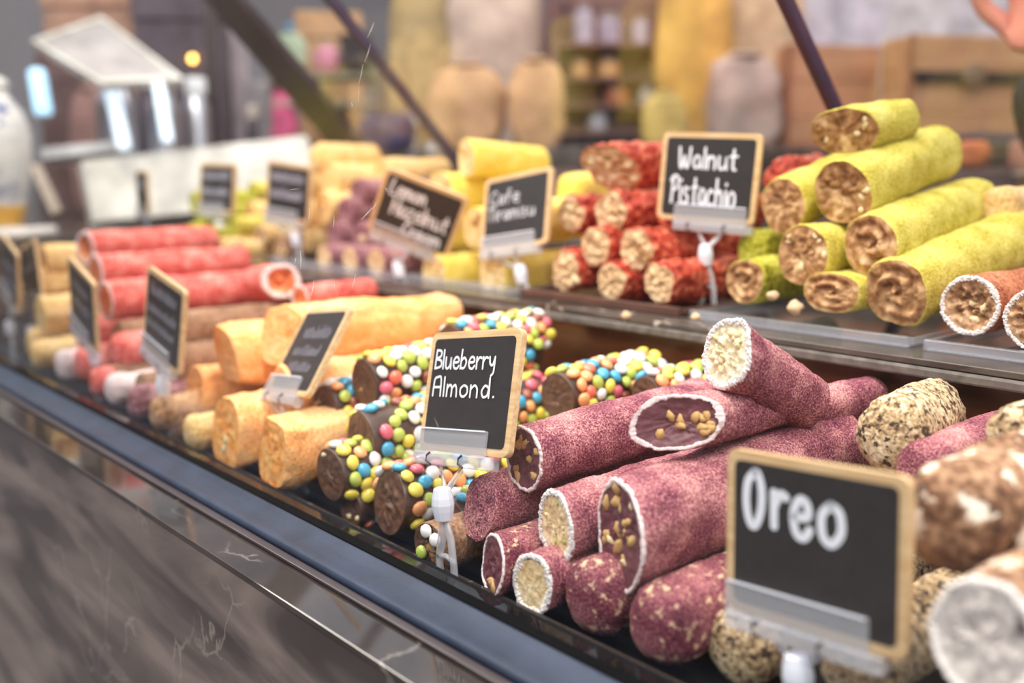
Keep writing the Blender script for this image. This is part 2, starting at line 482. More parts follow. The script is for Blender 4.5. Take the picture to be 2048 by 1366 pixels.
# fine scratches on the pane
random.seed(5)
for (a, b, w_) in (((748, 45), (735, 75), .8), ((741, 88), (729, 125), .7), ((726, 128), (717, 170), .6), ((717, 170), (716, 205), .5), ((601, 500), (601, 540), 1.6),
                   ((591, 515), (589, 527), 1.2), ((628, 560), (622, 592), 1.3), ((612, 575), (610, 590), .8), ((711, 548), (704, 575), .8), ((669, 565), (668, 578), .6),
                   ((745, 415), (722, 440), 1.0), ((752, 405), (745, 420), .8), ((770, 376), (774, 384), .9), ((668, 430), (666, 455), .9), ((886, 640), (888, 655), .6),
                   ((868, 835), (878, 862), .5), ((702, 205), (704, 215), .7), ((580, 380), (598, 378), .5), ((618, 415), (617, 440), 1.0)):
    A, B = aty(a, -0.0068), aty(b, -0.0068)
    wv = w_ * 0.00030
    mid = (A + B) / 2 + Vector((0.0006, 0, 0.0003))
    o = case_part('scratch', tube_me('scratch', [A, mid, B], [wv * .3, wv, wv * .25], 5, 0.3), M['scratch'], case)
    o.parent = fg

# ------------------------------------------------------------------ rolled sweets
def frame_matrix(P, dirv):
    y = Vector(dirv).normalized()
    x = y.cross(ZZ).normalized()
    z = x.cross(y)
    return Matrix(((x.x, y.x, z.x, P.x), (x.y, y.y, z.y, P.y), (x.z, y.z, z.z, P.z), (0, 0, 0, 1)))
def nut_mesh(name, seed, el=(1, 1, 1)):
    bm = bmesh.new()
    bmesh.ops.create_icosphere(bm, subdivisions=2, radius=1.0)
    for v in bm.verts:
        k = 1 + 0.55 * noise.noise(v.co * 1.5 + Vector((seed, 2 * seed, 0)))
        v.co = Vector((v.co.x * el[0] * k, v.co.y * el[1] * k, v.co.z * el[2] * k))
    return from_bm(name, bm)
NUTS = {}
for key, mt in (('nut', 'nut'), ('walnut', 'walnut'), ('pale_nut', 'pale_nut'), ('pistachio_bit', 'pistachio_bit')):
    NUTS[key] = []
    for s in range(4):
        me = nut_mesh(key, s * 3.7 + 1, (1.0, 0.6, 0.62) if key != 'walnut' else (1, .7, .85))
        me.materials.append(M[mt])
        me.polygons.foreach_set('use_smooth', [True] * len(me.polygons))
        NUTS[key].append(me)

def make_roll(name, label, cat, group, px, y0, r, L, skin, fill, rim=None, yaw=0.0, pitch=0.0, sx=1.0, sz=1.0, end='cut', back='round',
              rimw=0.14, cut=(0.0, 0.0), backcut=(0.0, 0.0), lump=0.05, fine=0.02, dish=0.0, bumpf=0.10, nuts=(), seed=0, na=64, spiral=False, twist=0.0, pos=None, edge=0.25, rag_out=0.05, sq=2.0, bend=None):
    rnd = random.Random(seed * 17 + 5)
    P = pos if pos is not None else aty(px, y0)
    ya, pi_ = math.radians(yaw), math.radians(pitch)
    dv = Vector((math.sin(ya) * math.cos(pi_), math.cos(ya) * math.cos(pi_), math.sin(pi_)))
    root = empty(name, frame_matrix(P, dv))
    tag(root, label, cat, group)
    so = Vector((seed * 3.31, seed * 1.7, -seed * 2.3))
    tw = math.radians(twist)
    def cs(th):
        # cross-section direction (elliptical, optionally rotated)
        c_, s_ = math.cos(th), math.sin(th)
        x = sx * math.copysign(abs(c_) ** (2 / sq), c_)
        z = sz * math.copysign(abs(s_) ** (2 / sq), s_)
        return x * math.cos(tw) - z * math.sin(tw), x * math.sin(tw) + z * math.cos(tw)
    def rad(th, y):
        q = Vector((math.cos(th) * 1.1, y / r * 0.6, math.sin(th) * 1.1)) + so
        k = 1 + lump * fbm(q, 2)
        k += fine * noise.noise(Vector((math.cos(th) * 6, y / r * 6, math.sin(th) * 6)) + so)
        return r * k
    def cutoff(cx_, cz_, c):
        return (cx_ * c[0] + cz_ * c[1]) * r
    bx_, bz_ = bend if bend else (rnd.uniform(-.16, .16), rnd.uniform(-.10, .10))
    nl = max(14, int(L / (r * 0.16)))
    vs, fs, rings = [], [], []
    ts = []
    e0 = edge * r if end != 'round' else 0.62 * r
    e1 = edge * r if back != 'round' else 0.5 * r
    # stations as (fraction along, radius factor)
    st = []
    if end == 'round':
        for i in range(7):
            u = math.sin(math.pi / 2 * (i + 0.35) / 7)
            st.append((e0 * (1 - math.cos(math.pi / 2 * (i + 0.35) / 7)), u ** 0.8))
    else:
        for i in range(4):
            a = math.pi / 2 * i / 4
            st.append((e0 * 0.35 * (1 - math.sin(a)) * 0 + e0 * 0.5 * (1 - math.cos(a)), 0.955 + 0.045 * math.sin(a)))
    s0 = st[-1][0]
    end1 = [(L - e1 * (1 - math.cos(math.pi / 2 * (i + 0.3) / 6)), math.sin(math.pi / 2 * (i + 0.3) / 6) ** 0.8) for i in range(6)][::-1]
    s1 = end1[0][0]
    for i in range(1, nl):
        st.append((s0 + (s1 - s0) * i / nl, 1.0))
    st += end1
    for (yy, f) in st:
        row = []
        t = yy / L
        for i in range(na):
            th = 2 * math.pi * i / na
            ux, uz = cs(th)
            k = rad(th, yy) * f
            x, z = ux * k, uz * k
            y = yy
            w0 = max(0.0, 1 - t * 1.6)
            if end != 'round': y += cutoff(ux, uz, cut) * w0
            y += cutoff(ux, uz, backcut) * max(0.0, t * 1.6 - 0.6)
            row.append(len(vs))
            vs.append((x + bx_ * r * t * t, y, z + bz_ * r * t * t))
        rings.append(row)
    for a, b in zip(rings[:-1], rings[1:]):
        for i in range(na):
            k = (i + 1) % na
            fs.append((a[i], a[k], b[k], b[i]))
    fs.append(tuple(rings[-1][::-1]))
    if end == 'round': fs.append(tuple(rings[0]))
    me_ = mesh('coating', vs, fs)
    bm = bmesh.new(); bm.from_mesh(me_); bmesh.ops.recalc_face_normals(bm, faces=bm.faces); bm.to_mesh(me_); bm.free()
    mobj('coating', me_, M[skin], root, True)
    if end == 'round':
        return root
    # rim ring around the cut
    rin = 1 - rimw
    if rim:
        vs, fs = [], []
        nc = 9
        nr_ = na * 5
        for i in range(nr_):
            th = 2 * math.pi * i / nr_
            ux, uz = cs(th)
            base = rad(th, 0)
            tw_ = rimw * (1 + 0.55 * noise.noise(Vector((math.cos(th) * 1.8, math.sin(th) * 1.8, seed))))
            e = Vector((ux, uz, 0.0)) * (1.0 if rim == 'rim' else 0.42)
            gk = 1.0 if rim == 'rim' else 0.3
            r_out = 1.0 + rag_out * (0.6 * noise.noise(e * 14 + so) + 0.5 * noise.noise(e * 33 + so))
            r_inn = 1.0 - tw_ * (1 + 0.35 * noise.noise(e * 11 - so) + 0.25 * noise.noise(e * 29 - so))
            for j in range(nc):
                f = j / (nc - 1)
                rr = r_out + (r_inn - r_out) * f
                q = Vector((ux * rr * 16, uz * rr * 16, 0.0)) + so
                g = 0.45 * noise.noise(q * .8) + 0.45 * noise.noise(q * 2.1) + 0.3 * noise.noise(q * 4.7)
                out = (math.sin(math.pi * min(1, f * 1.0)) ** 0.6) * (0.03 + 0.09 * g * gk * min(1.0, rimw / .15)) * r
                x, z = ux * base * rr, uz * base * rr
                vs.append((x, cutoff(ux * rr, uz * rr, cut) - out + (0.05 * r if j == 0 else 0.03 * r if j == nc - 1 else 0), z))
        for i in range(nr_):
            k = (i + 1) % nr_
            for j in range(nc - 1):
                fs.append((i * nc + j, i * nc + j + 1, k * nc + j + 1, k * nc + j))
        mobj('rim', mesh('rim', vs, fs), M[rim], root, True)
    # filling disc
    vs, fs = [], []
    nrg = 14
    rf = (rin + 0.03) if rim else 0.965
    for j in range(nrg + 1):
        p = rf * j / nrg
        for i in range(na):
            th = 2 * math.pi * i / na
            ux, uz = cs(th)
            base = rad(th, 0)
            q = Vector((ux * p * 4.0, uz * p * 4.0, seed * 1.3))
            bmp = bumpf * (fbm(q, 3) + 0.5 * noise.noise(q * 4))
            if spiral:
                bmp += 0.10 * math.sin(p * 14 - th * 1.0)
            edgef = 1 - (j / nrg) ** 4
            y = cutoff(ux * p, uz * p, cut) + r * (dish * (1 - (p / rf) ** 2) + bmp * edgef) + 0.012 * r
            vs.append((ux * p * base, y, uz * p * base))
    for j in range(nrg):
        for i in range(na):
            k = (i + 1) % na
            fs.append((j * na + i, j * na + k, (j + 1) * na + k, (j + 1) * na + i))
    fl = mobj('filling', mesh('filling', vs, fs), M[fill], root, True)
    for (kind, cnt, size) in nuts:
        for c in range(cnt):
            p = rf * 0.86 * math.sqrt(rnd.random())
            th = rnd.random() * 2 * math.pi
            ux, uz = cs(th)
            s = size * rnd.uniform(0.7, 1.3)
            y = cutoff(ux * p, uz * p, cut) + r * dish * (1 - (p / rf) ** 2) + 0.30 * s
            mt = Matrix.Translation((ux * p * r, y, uz * p * r)) @ Matrix.Rotation(rnd.uniform(0, 6.28), 4, 'Y') @ Matrix.Rotation(rnd.uniform(-.5, .5), 4, 'X') @ Matrix.Scale(s, 4)
            mobj('nut_piece' if kind != 'pistachio_bit' else 'pistachio_piece', rnd.choice(NUTS[kind]), None, fl, False, mt)
    return root

# candy lentil, one mesh per colour
CANDY_ME = {}
for nm, mt in CANDY.items():
    prof_ = [(math.sin(math.pi * i / 6), -math.cos(math.pi * i / 6)) for i in range(1, 6)]
    vs, fs = [(0, 0, -1)], []
    nn = 10
    for (r_, z_) in prof_:
        for i in range(nn):
            a = 2 * math.pi * i / nn
            vs.append((r_ * math.cos(a), r_ * math.sin(a), z_))
    vs.append((0, 0, 1))
    for i in range(nn):
        k = (i + 1) % nn
        fs.append((0, 1 + k, 1 + i))
        for j in range(4):
            fs.append((1 + j * nn + i, 1 + j * nn + k, 1 + (j + 1) * nn + k, 1 + (j + 1) * nn + i))
        fs.append((len(vs) - 1, 1 + 4 * nn + i, 1 + 4 * nn + k))
    me = mesh('candy_' + nm, vs, fs)
    me.materials.append(mt)
    me.polygons.foreach_set('use_smooth', [True] * len(me.polygons))
    CANDY_ME[nm] = me
def cover_candy(root, r, L, sx, sz, seed, y_from=0.002, lo=-0.3, size=0.0047):
    rnd = random.Random(seed)
    names = ['yellow'] * 6 + ['white'] * 5 + ['orange'] * 4 + ['blue'] * 4 + ['lime'] * 5 + ['pink'] * 2 + ['coral'] * 1 + ['brown'] * 1
    mw = root.matrix_world.copy()
    org = mw.translation
    sp = size * 1.96
    rows = int((L - y_from - 0.004) / (sp * 0.9))
    per = int(2 * math.pi * r * (sx + sz) / 2 / sp)
    view = (CAM - org).normalized()
    for j in range(rows):
        y = y_from + size + j * sp * 0.9
        for i in range(per):
            th = 2 * math.pi * (i + 0.5 * (j % 2)) / per + rnd.uniform(-.06, .06)
            if rnd.random() < 0.035: continue
            nl = Vector((math.cos(th) / sx, 0, math.sin(th) / sz)).normalized()
            nw = (mw.to_3x3() @ nl)
            if nw.dot(view) < lo and nw.z < 0.1: continue
            if nw.z < -0.75: continue
            pos = Vector((sx * r * math.cos(th), y + rnd.uniform(-.12, .12) * sp, sz * r * math.sin(th))) + nl * size * 0.36
            s = size * rnd.uniform(0.92, 1.1)
            q = nl.to_track_quat('Z', 'Y').to_matrix().to_4x4()
            ml = Matrix.Translation(pos) @ q @ Matrix.Rotation(rnd.uniform(-.35, .35), 4, 'X') @ Matrix.Rotation(rnd.uniform(-.35, .35), 4, 'Y') @ Matrix.Rotation(rnd.random() * 6, 4, 'Z') @ Matrix.Diagonal((s * 0.98, s * 1.05, s * 0.62, 1))
            mobj('candy', CANDY_ME[rnd.choice(names)], None, root, False, ml)

# --- purple (blueberry almond) rolls
PG = 'purple powdered rolls'
def purple(label, px, y0, r, L, **k):
    kw = dict(skin='purple', fill='purple_fill', rim='rim_pink', rimw=0.12, lump=.09, fine=.03, sq=2.3)
    kw.update(k)
    return make_roll('purple_roll', label, 'sweet roll', PG, px, y0, r, L, **kw)
purple('purple roll with nutty cut end just right of the blueberry almond sign', (1047, 918), .055, .0172, .16, cut=(-.2, .1), nuts=(('nut', 10, .0036),), sx=1.05, seed=1, pitch=3, na=80, dish=.12)
purple('small scooped-open purple roll full of nuts lying on the pile top', (1352, 846), .088, .0135, .088, cut=(1.25, .35), nuts=(('nut', 12, .0034),), sx=1.1, seed=2, na=80, dish=.28, rimw=.13, back='round', pitch=-2)
purple('purple roll with white cut core leaning on top of the pile', (1452, 708), .12, .0172, .085, yaw=-2, pitch=-27, fill='white_fill', rim='rim', rimw=.2, cut=(-.25, -.35), nuts=(('pale_nut', 10, .003), ('pistachio_bit', 2, .0012)), seed=3, na=80, bumpf=.2)
purple('purple roll with white-rimmed cream core in the middle of the pile', (1110, 1052), .040, .0178, .19, fill='cream_fill', rim='rim', rimw=.22, cut=(-.3, 0), nuts=(('pale_nut', 3, .0018), ('pistachio_bit', 5, .0016)), seed=4, na=80, bumpf=.07)
purple('largest purple roll with slanted nutty cut end beside the oreo sign', (1238, 1066), .042, .0236, .20, cut=(-.42, .12), nuts=(('nut', 15, .0036), ('pale_nut', 4, .0026)), sx=1.02, sz=1.05, seed=5, na=96, dish=.06, rimw=.10, pitch=2)
purple('brownish purple roll under the blueberry almond sign clip', (958, 1016), .040, .0172, .19, seed=6, cut=(-.2, .3), nuts=(), lump=.08, edge=.6, fill='purple', rim=None)
purple('lowest purple roll with round cream core and white rim at the glass', (1063, 1168), .022, .0148, .20, fill='cream_fill', rim='rim', rimw=.24, cut=(-.05, .1), seed=7, na=80, bumpf=.03)
purple('purple roll with rounded cream-patched end between two bottom rolls', (1164, 1205), .024, .0182, .20, end='round', skin='purple_patch', seed=8, na=80)
purple('bottom purple roll with round patchy end left of the oreo sign', (1296, 1262), .024, .0180, .20, end='round', skin='purple_patch', seed=9, na=80)
purple('dark purple roll behind the clear clip legs at the glass', (985, 1130), .022, .0150, .20, skin='purple_patch', seed=10, cut=(-.4, .2), nuts=(('nut', 4, .003),))
purple('flat pinkish purple roll lying behind the pile', (1600, 822), .20, .0125, .075, seed=12, end='round', yaw=4)
purple('purple roll peeping out between the cookie rolls', (1840, 945), .16, .0150, .10, seed=13, end='round')

# --- oreo rolls
OG = 'brown and white cookie rolls'
def cookie(label, px, y0, r, L, **k):
    kw = dict(skin='oreo', fill='oreo_fill', rim='rim', rimw=0.14, lump=.09, fine=.05)
    kw.update(k)
    return make_roll('cookie_roll', label, 'sweet roll', OG, px, y0, r, L, **kw)
cookie('large cookie roll with dark-flecked white cut end at the bottom right', (1965, 1283), .014, .0182, .20, cut=(-.1, .25), seed=21, na=80)
cookie('brown cookie roll with white patches behind the oreo sign', (1880, 1050), .05, .0205, .20, end='round', seed=22, na=80)
cookie('pale speckled cookie roll end under the left corner of the oreo sign', (1452, 1304), .044, .0172, .18, end='round', skin='oreo_dark', seed=23)
cookie('speckled cookie roll standing out behind the oreo sign top', (1778, 873), .165, .0182, .095, end='round', skin='oreo_dark', seed=24, yaw=-14, pitch=-4, sz=1.1)
cookie('speckled cookie roll at the right edge behind the brown rolls', (2020, 875), .16, .0135, .10, end='round', skin='oreo_dark', seed=25)
cookie('cookie roll at the bottom under the oreo sign clip', (1690, 1345), .046, .0165, .18, end='round', skin='oreo_dark', seed=26)
cookie('brown cookie roll at the right edge beside the patchy one', (2105, 1090), .06, .02, .19, end='round', seed=27)

# --- candy-covered chocolate rolls
CG = 'chocolate rolls coated with candy lentils'
def candyroll(label, px, y0, r, L, seed, **k):
    kw = dict(skin='choc', fill='choc_fill', rim=None, lump=.03, bend=(0, 0))
    sx, sz = k.get('sx', 1.0), k.get('sz', 1.0)
    sub = k.pop('size', .0047)
    kw.update(k)
    rt = make_roll('candy_roll', label, 'sweet roll', CG, px, y0, r, L, seed=seed, **kw)
    cover_candy(rt, r, L, sx, sz, seed, size=sub)
    return rt
candyroll('topmost candy-coated chocolate roll left of the blueberry almond sign', (728, 768), .075, .0160, .16, 31, nuts=(('nut', 1, .004),), sz=1.1, pitch=3)
candyroll('candy-coated roll with big bare chocolate end at the middle of its pile', (722, 885), .052, .0205, .17, 32, cut=(-.1, 0), pitch=1)
candyroll('candy-coated roll with ragged left end below the orange rolls', (650, 818), .062, .0165, .17, 33, nuts=(('pale_nut', 4, .003),))
candyroll('candy-coated roll right behind the sign stem above the loose candies', (778, 1005), .036, .0200, .19, 34, cut=(-.1, .15))
candyroll('dull grey-brown chocolate roll end low behind the glass', (660, 950), .026, .0172, .19, 35, nuts=(('pale_nut', 1, .003),))
candyroll('candy-coated roll at the back with a bare end right of the sign', (1115, 795), .16, .0165, .10, 37, pitch=2)
candyroll('candy-coated roll showing behind the top edge of the sign', (900, 690), .15, .0150, .10, 38, yaw=-4)
candyroll('hindmost candy-coated roll behind the purple pile', (1290, 790), .20, .0125, .07, 39)
candyroll('candy-coated roll at the bottom corner beside the clip legs', (900, 1050), .05, .0160, .17, 40)
candyroll('candy-coated roll lowest in the corner in front of the chocolate ends', (700, 1018), .034, .0130, .17, 42, nuts=(('pale_nut', 2, .003),))
nb = make_roll('nougat_block', 'brown nougat piece with three candies stuck on at the glass', 'sweet roll', None, (858, 1096), .020, .0145, .14, 'cocoa', 'choc_fill', None, seed=41, bumpf=.2, nuts=(('walnut', 5, .003),))
for (px_, c_) in (((852, 1062), 'white'), ((870, 1080), 'white'), ((843, 1104), 'lime')):
    p_ = nb.matrix_world.inverted() @ aty(px_, 0.0185)
    mobj('candy', CANDY_ME[c_], None, nb, False, Matrix.Translation(p_) @ Matrix.Rotation(1.4, 4, 'X') @ Matrix.Diagonal((.0044, .0040, .0026, 1)))

# --- orange rolls
AG = 'orange apricot rolls'
def apricot(label, px, y0, r, L, **k):
    kw = dict(skin='orange', fill='orange', rim=None, lump=.16, fine=.05, bumpf=.06, sq=2.8)
    kw.update(k)
    return make_roll('orange_roll', label, 'sweet roll', AG, px, y0, r, L, **kw)
apricot('long pale orange roll on top reaching back behind the tilted sign', (560, 672), .085, .0235, .175, seed=51, edge=.7, cut=(.2, .2), pitch=-1)
apricot('orange roll with notched end on the upper left of its pile', (452, 712), .060, .0245, .18, seed=52, edge=.7, cut=(-.1, -.15), sx=1.1)
apricot('orange roll below the notched one beside the slim dark sign', (388, 792), .050, .0250, .18, seed=53, edge=.7, cut=(-.1, .1))
apricot('bulky orange roll with glazed cut face low at the glass', (450, 865), .020, .0250, .20, seed=54, edge=.7, cut=(-.1, .1), fill='orange_fill', nuts=(('pale_nut', 2, .004),), sx=1.1)
apricot('orange roll under the tilted sign next to the candy rolls', (560, 800), .052, .0245, .18, seed=55, edge=.7, cut=(-.2, .1))
apricot('deep orange roll at the bottom in front of the chocolate rolls', (545, 905), .014, .0225, .19, seed=56, edge=.7, cut=(-.1, .1), fill='orange_fill')

# --- cocoa rolls
BG = 'brown cocoa rolls'
def cocoa(label, px, y0, r, L, **k):
    kw = dict(skin='cocoa', fill='cocoa_fill', rim=None, lump=.06)
    kw.update(k)
    return make_roll('cocoa_roll', label, 'sweet roll', BG, px, y0, r, L, **kw)
cocoa('long brown cocoa roll lying between the red and orange rolls', (330, 668), .06, .0200, .21, seed=61)
cocoa('brown cocoa roll beneath the long one behind the slim sign', (330, 735), .05, .0200, .20, seed=62)
cocoa('brown cocoa roll left of the slim sign below the red rolls', (238, 680), .05, .0190, .20, seed=63)
cocoa('greyish cocoa roll end under the slim sign clip', (285, 792), .03, .0200, .20, seed=64)
cocoa('lowest cocoa roll at the glass left of the orange rolls', (335, 850), .022, .0170, .20, seed=65, end='round')
cocoa('small cocoa roll low at the glass beside the pink pieces', (228, 762), .03, .0170, .20, seed=66)

# --- red rolls
RG = 'red rose rolls'
def rose(label, px, y0, r, L, **k):
    kw = dict(skin='red', fill='red_fill', rim='rim_pink', rimw=.2, lump=.08)
    kw.update(k)
    return make_roll('red_roll', label, 'sweet roll', RG, px, y0, r, L, **kw)
rose('topmost red roll with white-rimmed hollow left end', (170, 496), .08, .0185, .17, seed=71, dish=.3, yaw=-12)
rose('middle red roll with a square pinkish right end', (190, 545), .065, .0190, .18, seed=72, yaw=-4)
rose('red roll with open white-rimmed end facing right', (562, 562), .17, .0170, .10, seed=73, yaw=-75, pitch=-6, cut=(-.5, .1), dish=.4, rimw=.28)
rose('pale pink-red roll below the middle one', (210, 602), .05, .0200, .20, seed=74, yaw=-2)
rose('dark red roll low beside the clip of the narrow sign', (160, 668), .04, .0190, .18, seed=75)
rose('pink-red roll at the glass left of the cocoa rolls', (150, 730), .024, .0180, .18, seed=76, end='round')
rose('red roll low at the glass under the narrow sign', (222, 702), .03, .0160, .18, seed=77, end='round')
rose('small red roll behind the open-ended one', (600, 598), .17, .0130, .09, seed=78, yaw=-8)

# --- tan rolls, far left
TG = 'tan rolls at the far left'
def tanr(label, px, y0, r, L, **k):
    kw = dict(skin='tan', fill='tan', rim=None, lump=.08)
    kw.update(k)
    return make_roll('tan_roll', label, 'sweet roll', TG, px, y0, r, L, **kw)
tanr('upper tan roll between the two far left signs', (85, 522), .06, .019, .18, seed=81)
tanr('middle tan roll behind the far left signs', (70, 570), .05, .020, .18, seed=82)
tanr('low tan roll under the far left signs at the glass', (80, 628), .03, .020, .18, seed=83)
tanr('tan roll at the left edge of the picture behind the first sign', (20, 600), .04, .020, .18, seed=84)
tanr('lowest tan roll in the far left corner by the rail', (55, 690), .024, .020, .18, seed=85, end='round')

XG = 'small mixed pieces along the rail at the left'
for i, (px_, r_, sk, lb) in enumerate((((62, 712), .0165, 'tan', 'pale tan piece at the rail below the far left signs'), ((112, 732), .0155, 'rim_pink', 'whitish pink piece at the rail left of the pink-red roll'),
                                       ((182, 768), .0150, 'red', 'dull red piece at the rail under the narrow sign'), ((212, 782), .0140, 'rim_pink', 'pale pinkish piece at the rail under the narrow sign clip'),
                                       ((258, 808), .0150, 'mauve', 'mauve brown piece at the rail between the two sideways signs'), ((302, 830), .0145, 'cocoa_fill', 'light brown piece at the rail under the slim sign clip'),
                                       ((372, 868), .0150, 'tan', 'tan piece at the rail left of the bulky orange roll'))):
    make_roll('sweet_piece', lb, 'sweet roll', XG, px_, .011, r_, .12, sk, sk, None, end='round', seed=201 + i, lump=.16, fine=.08, na=40)

# --- upper tier: pistachio rolls
YG = 'yellow-green pistachio rolls'
def pist(label, px, y0, r, L, **k):
    kw = dict(skin='green', fill='green_fill', rim=None, lump=.09, bumpf=.13, sq=2.2)
    kw.update(k)
    return make_roll('pistachio_roll', label, 'sweet roll', YG, px, y0, r, L, **kw)
pist('topmost pistachio roll with long slanted nutty face', (1690, 262), .355, .0165, .085, seed=91, cut=(1.0, -.45), nuts=(('pale_nut', 4, .003), ('walnut', 6, .003)), pitch=8)
pist('thick pistachio roll with round nutty end second from the top', (1684, 385), .335, .0218, .16, seed=92, pitch=11, yaw=-4, nuts=(('walnut', 7, .0035), ('pale_nut', 3, .003)), dish=.15)
pist('pistachio roll at the left leaning behind the walnut pistachio sign', (1566, 412), .345, .0200, .13, seed=93, pitch=12, yaw=-6, nuts=(('walnut', 4, .003),), cut=(-.2, .2))
pist('short pistachio roll with round cream-nut face left of centre', (1604, 508), .312, .0205, .055, seed=94, nuts=(('pale_nut', 6, .003), ('walnut', 6, .003)))
pist('pistachio roll with grey-brown spiral end in the middle of the stack', (1740, 492), .322, .0205, .19, seed=95, pitch=8, yaw=-6, cut=(-.25, .1), spiral=True)
pist('biggest pistachio roll with coiled end at the bottom right of the stack', (1790, 585), .315, .0225, .21, seed=96, pitch=9, spiral=True, nuts=(('walnut', 3, .003),))
pist('flattened pistachio roll end on the tray under the stack', (1662, 586), .305, .0205, .12, seed=97, sz=.66, sx=1.05, spiral=True)
pist('olive pistachio roll with coiled end behind the clip legs', (1488, 562), .312, .0165, .12, seed=98, spiral=True, skin='green_dark')
pist('pistachio roll below the walnut pistachio sign corner', (1500, 505), .36, .0180, .10, seed=99, skin='green_dark', end='round')
pist('pale roll end far behind the pistachio stack', (1990, 415), .47, .0150, .08, seed=100, skin='tan', end='round')
# brown rose rolls
make_roll('brown_roll', 'reddish brown roll with white-rimmed end right of the pistachio stack', 'sweet roll', 'brown rolls with white rims', (1938, 612), .308, .0182, .17, 'roseb', 'cocoa_fill', 'rim', rimw=.17, seed=101, bumpf=.3, dish=.2, nuts=(('pale_nut', 3, .003),))
make_roll('brown_roll', 'reddish brown roll cut off by the right edge of the picture', 'sweet roll', 'brown rolls with white rims', (2070, 640), .300, .0180, .17, 'roseb', 'cocoa_fill', 'rim', rimw=.17, seed=102, bumpf=.3)

# --- upper tier: pomegranate rolls
KG = 'red pomegranate rolls'
def pome(label, px, y0, r, L, **k):
    kw = dict(skin='pome', fill='pome_fill', rim=None, lump=.20, fine=.16, bumpf=.25)
    kw.update(k)
    rt = make_roll('pomegranate_roll', label, 'sweet roll', KG, px, y0, r, L, **kw)
    return rt
pome('topmost pomegranate roll with nuts along its cut underside', (1222, 335), .355, .0200, .10, seed=111, cut=(.7, -.7), nuts=(('pale_nut', 6, .0045),), pitch=4)
pome('left pomegranate roll with pale nut in its end beside the yellow rolls', (1140, 428), .335, .0165, .12, seed=112, nuts=(('pale_nut', 3, .005),))
pome('pomegranate roll with greyish nut end in the centre of the pile', (1222, 425), .335, .0180, .13, seed=113, nuts=(('pale_nut', 3, .005), ('walnut', 2, .004)))
pome('pomegranate roll with round pale end low at the left', (1190, 493), .318, .0170, .13, seed=114, nuts=(('pale_nut', 3, .004),))
pome('pomegranate roll below the walnut pistachio sign', (1272, 503), .318, .0180, .14, seed=115, nuts=(('walnut', 3, .005),))
pome('pomegranate roll end at the bottom middle of its tray', (1222, 562), .304, .0165, .13, seed=116, nuts=(('pale_nut', 4, .004),))
pome('bright red pomegranate roll with pale block end beside the clip legs', (1318, 566), .304, .0165, .13, seed=117, cut=(-.1, 0), skin='pome', nuts=(('pale_nut', 3, .005),))
pome('pomegranate roll at the left bottom corner of its tray', (1130, 540), .306, .0170, .13, seed=118, nuts=(('pale_nut', 4, .005),))
pome('reddish roll far behind the right side of the walnut pistachio sign', (1555, 352), .44, .0170, .08, seed=119, end='round')
pome('pomegranate roll behind the lower left corner of the walnut pistachio sign', (1330, 425), .35, .0185, .12, seed=120, end='round')

# --- upper tier: lemon rolls
LG = 'lemon yellow rolls'
def lemon(label, px, y0, r, L, **k):
    kw = dict(skin='lemon', fill='lemon_fill', rim=None, lump=.09, sq=2.5)
    kw.update(k)
    return make_roll('lemon_roll', label, 'sweet roll', LG, px, y0, r, L, **kw)
lemon('topmost lemon yellow roll lying crosswise on its pile', (932, 316), .36, .0190, .10, seed=131, cut=(-.1, -.1), yaw=6, pitch=-3, nuts=(('pale_nut', 2, .004),))
lemon('lemon yellow roll below the topmost one between two signs', (880, 385), .345, .0215, .13, seed=132)
lemon('lemon yellow roll behind the right edge of the second sign', (1130, 385), .40, .0200, .09, seed=133, end='round')
lemon('lemon yellow roll standing between the two tilted signs', (950, 455), .335, .0200, .13, seed=134, nuts=(('walnut', 2, .004),))
lemon('lemon yellow roll end at the bottom left of its pile', (868, 548), .303, .0195, .13, seed=135)
lemon('lemon yellow roll end with square pale face at the bottom right', (985, 545), .303, .0195, .13, seed=136, nuts=(('pale_nut', 1, .004),))
lemon('lemon yellow roll hidden behind the second sign', (1050, 440), .345, .0200, .12, seed=137)
lemon('lemon yellow roll behind the lemon sign', (830, 470), .335, .0200, .12, seed=138)

# --- upper tier: mauve, peach, olive, tan piles
def small(name, label, grp, px, y0, r, L, skin, fill, seed, **k):
    kw = dict(rim=None, lump=.09, fine=.05)
    kw.update(k)
    return make_roll(name, label, 'sweet roll', grp, px, y0, r, L, skin, fill, seed=seed, na=40, **kw)
MG = 'small mauve rolls'
for i, (px_, y_, r_, lb) in enumerate((((715, 385), .36, .016, 'highest mauve roll behind the left edge of the lemon sign'), ((690, 425), .345, .018, 'mauve roll in the second row left of the lemon sign'),
                                       ((668, 470), .33, .016, 'mauve roll with pale end in the third row'), ((720, 470), .33, .016, 'mauve roll under the lemon sign corner'),
                                       ((648, 515), .305, .0155, 'mauve roll end at the left of the bottom row'), ((700, 520), .305, .0155, 'mauve roll with cream end in the bottom row'),
                                       ((752, 525), .303, .0155, 'mauve roll with cream and red end beside the lemon clip'))):
    small('mauve_roll', lb, MG, px_, y_, r_, .13, 'mauve', 'pome_fill' if i > 3 else 'mauve', 141 + i, nuts=(('pale_nut', 2, .004),) if i > 2 else ())
HG = 'peach coloured rolls'
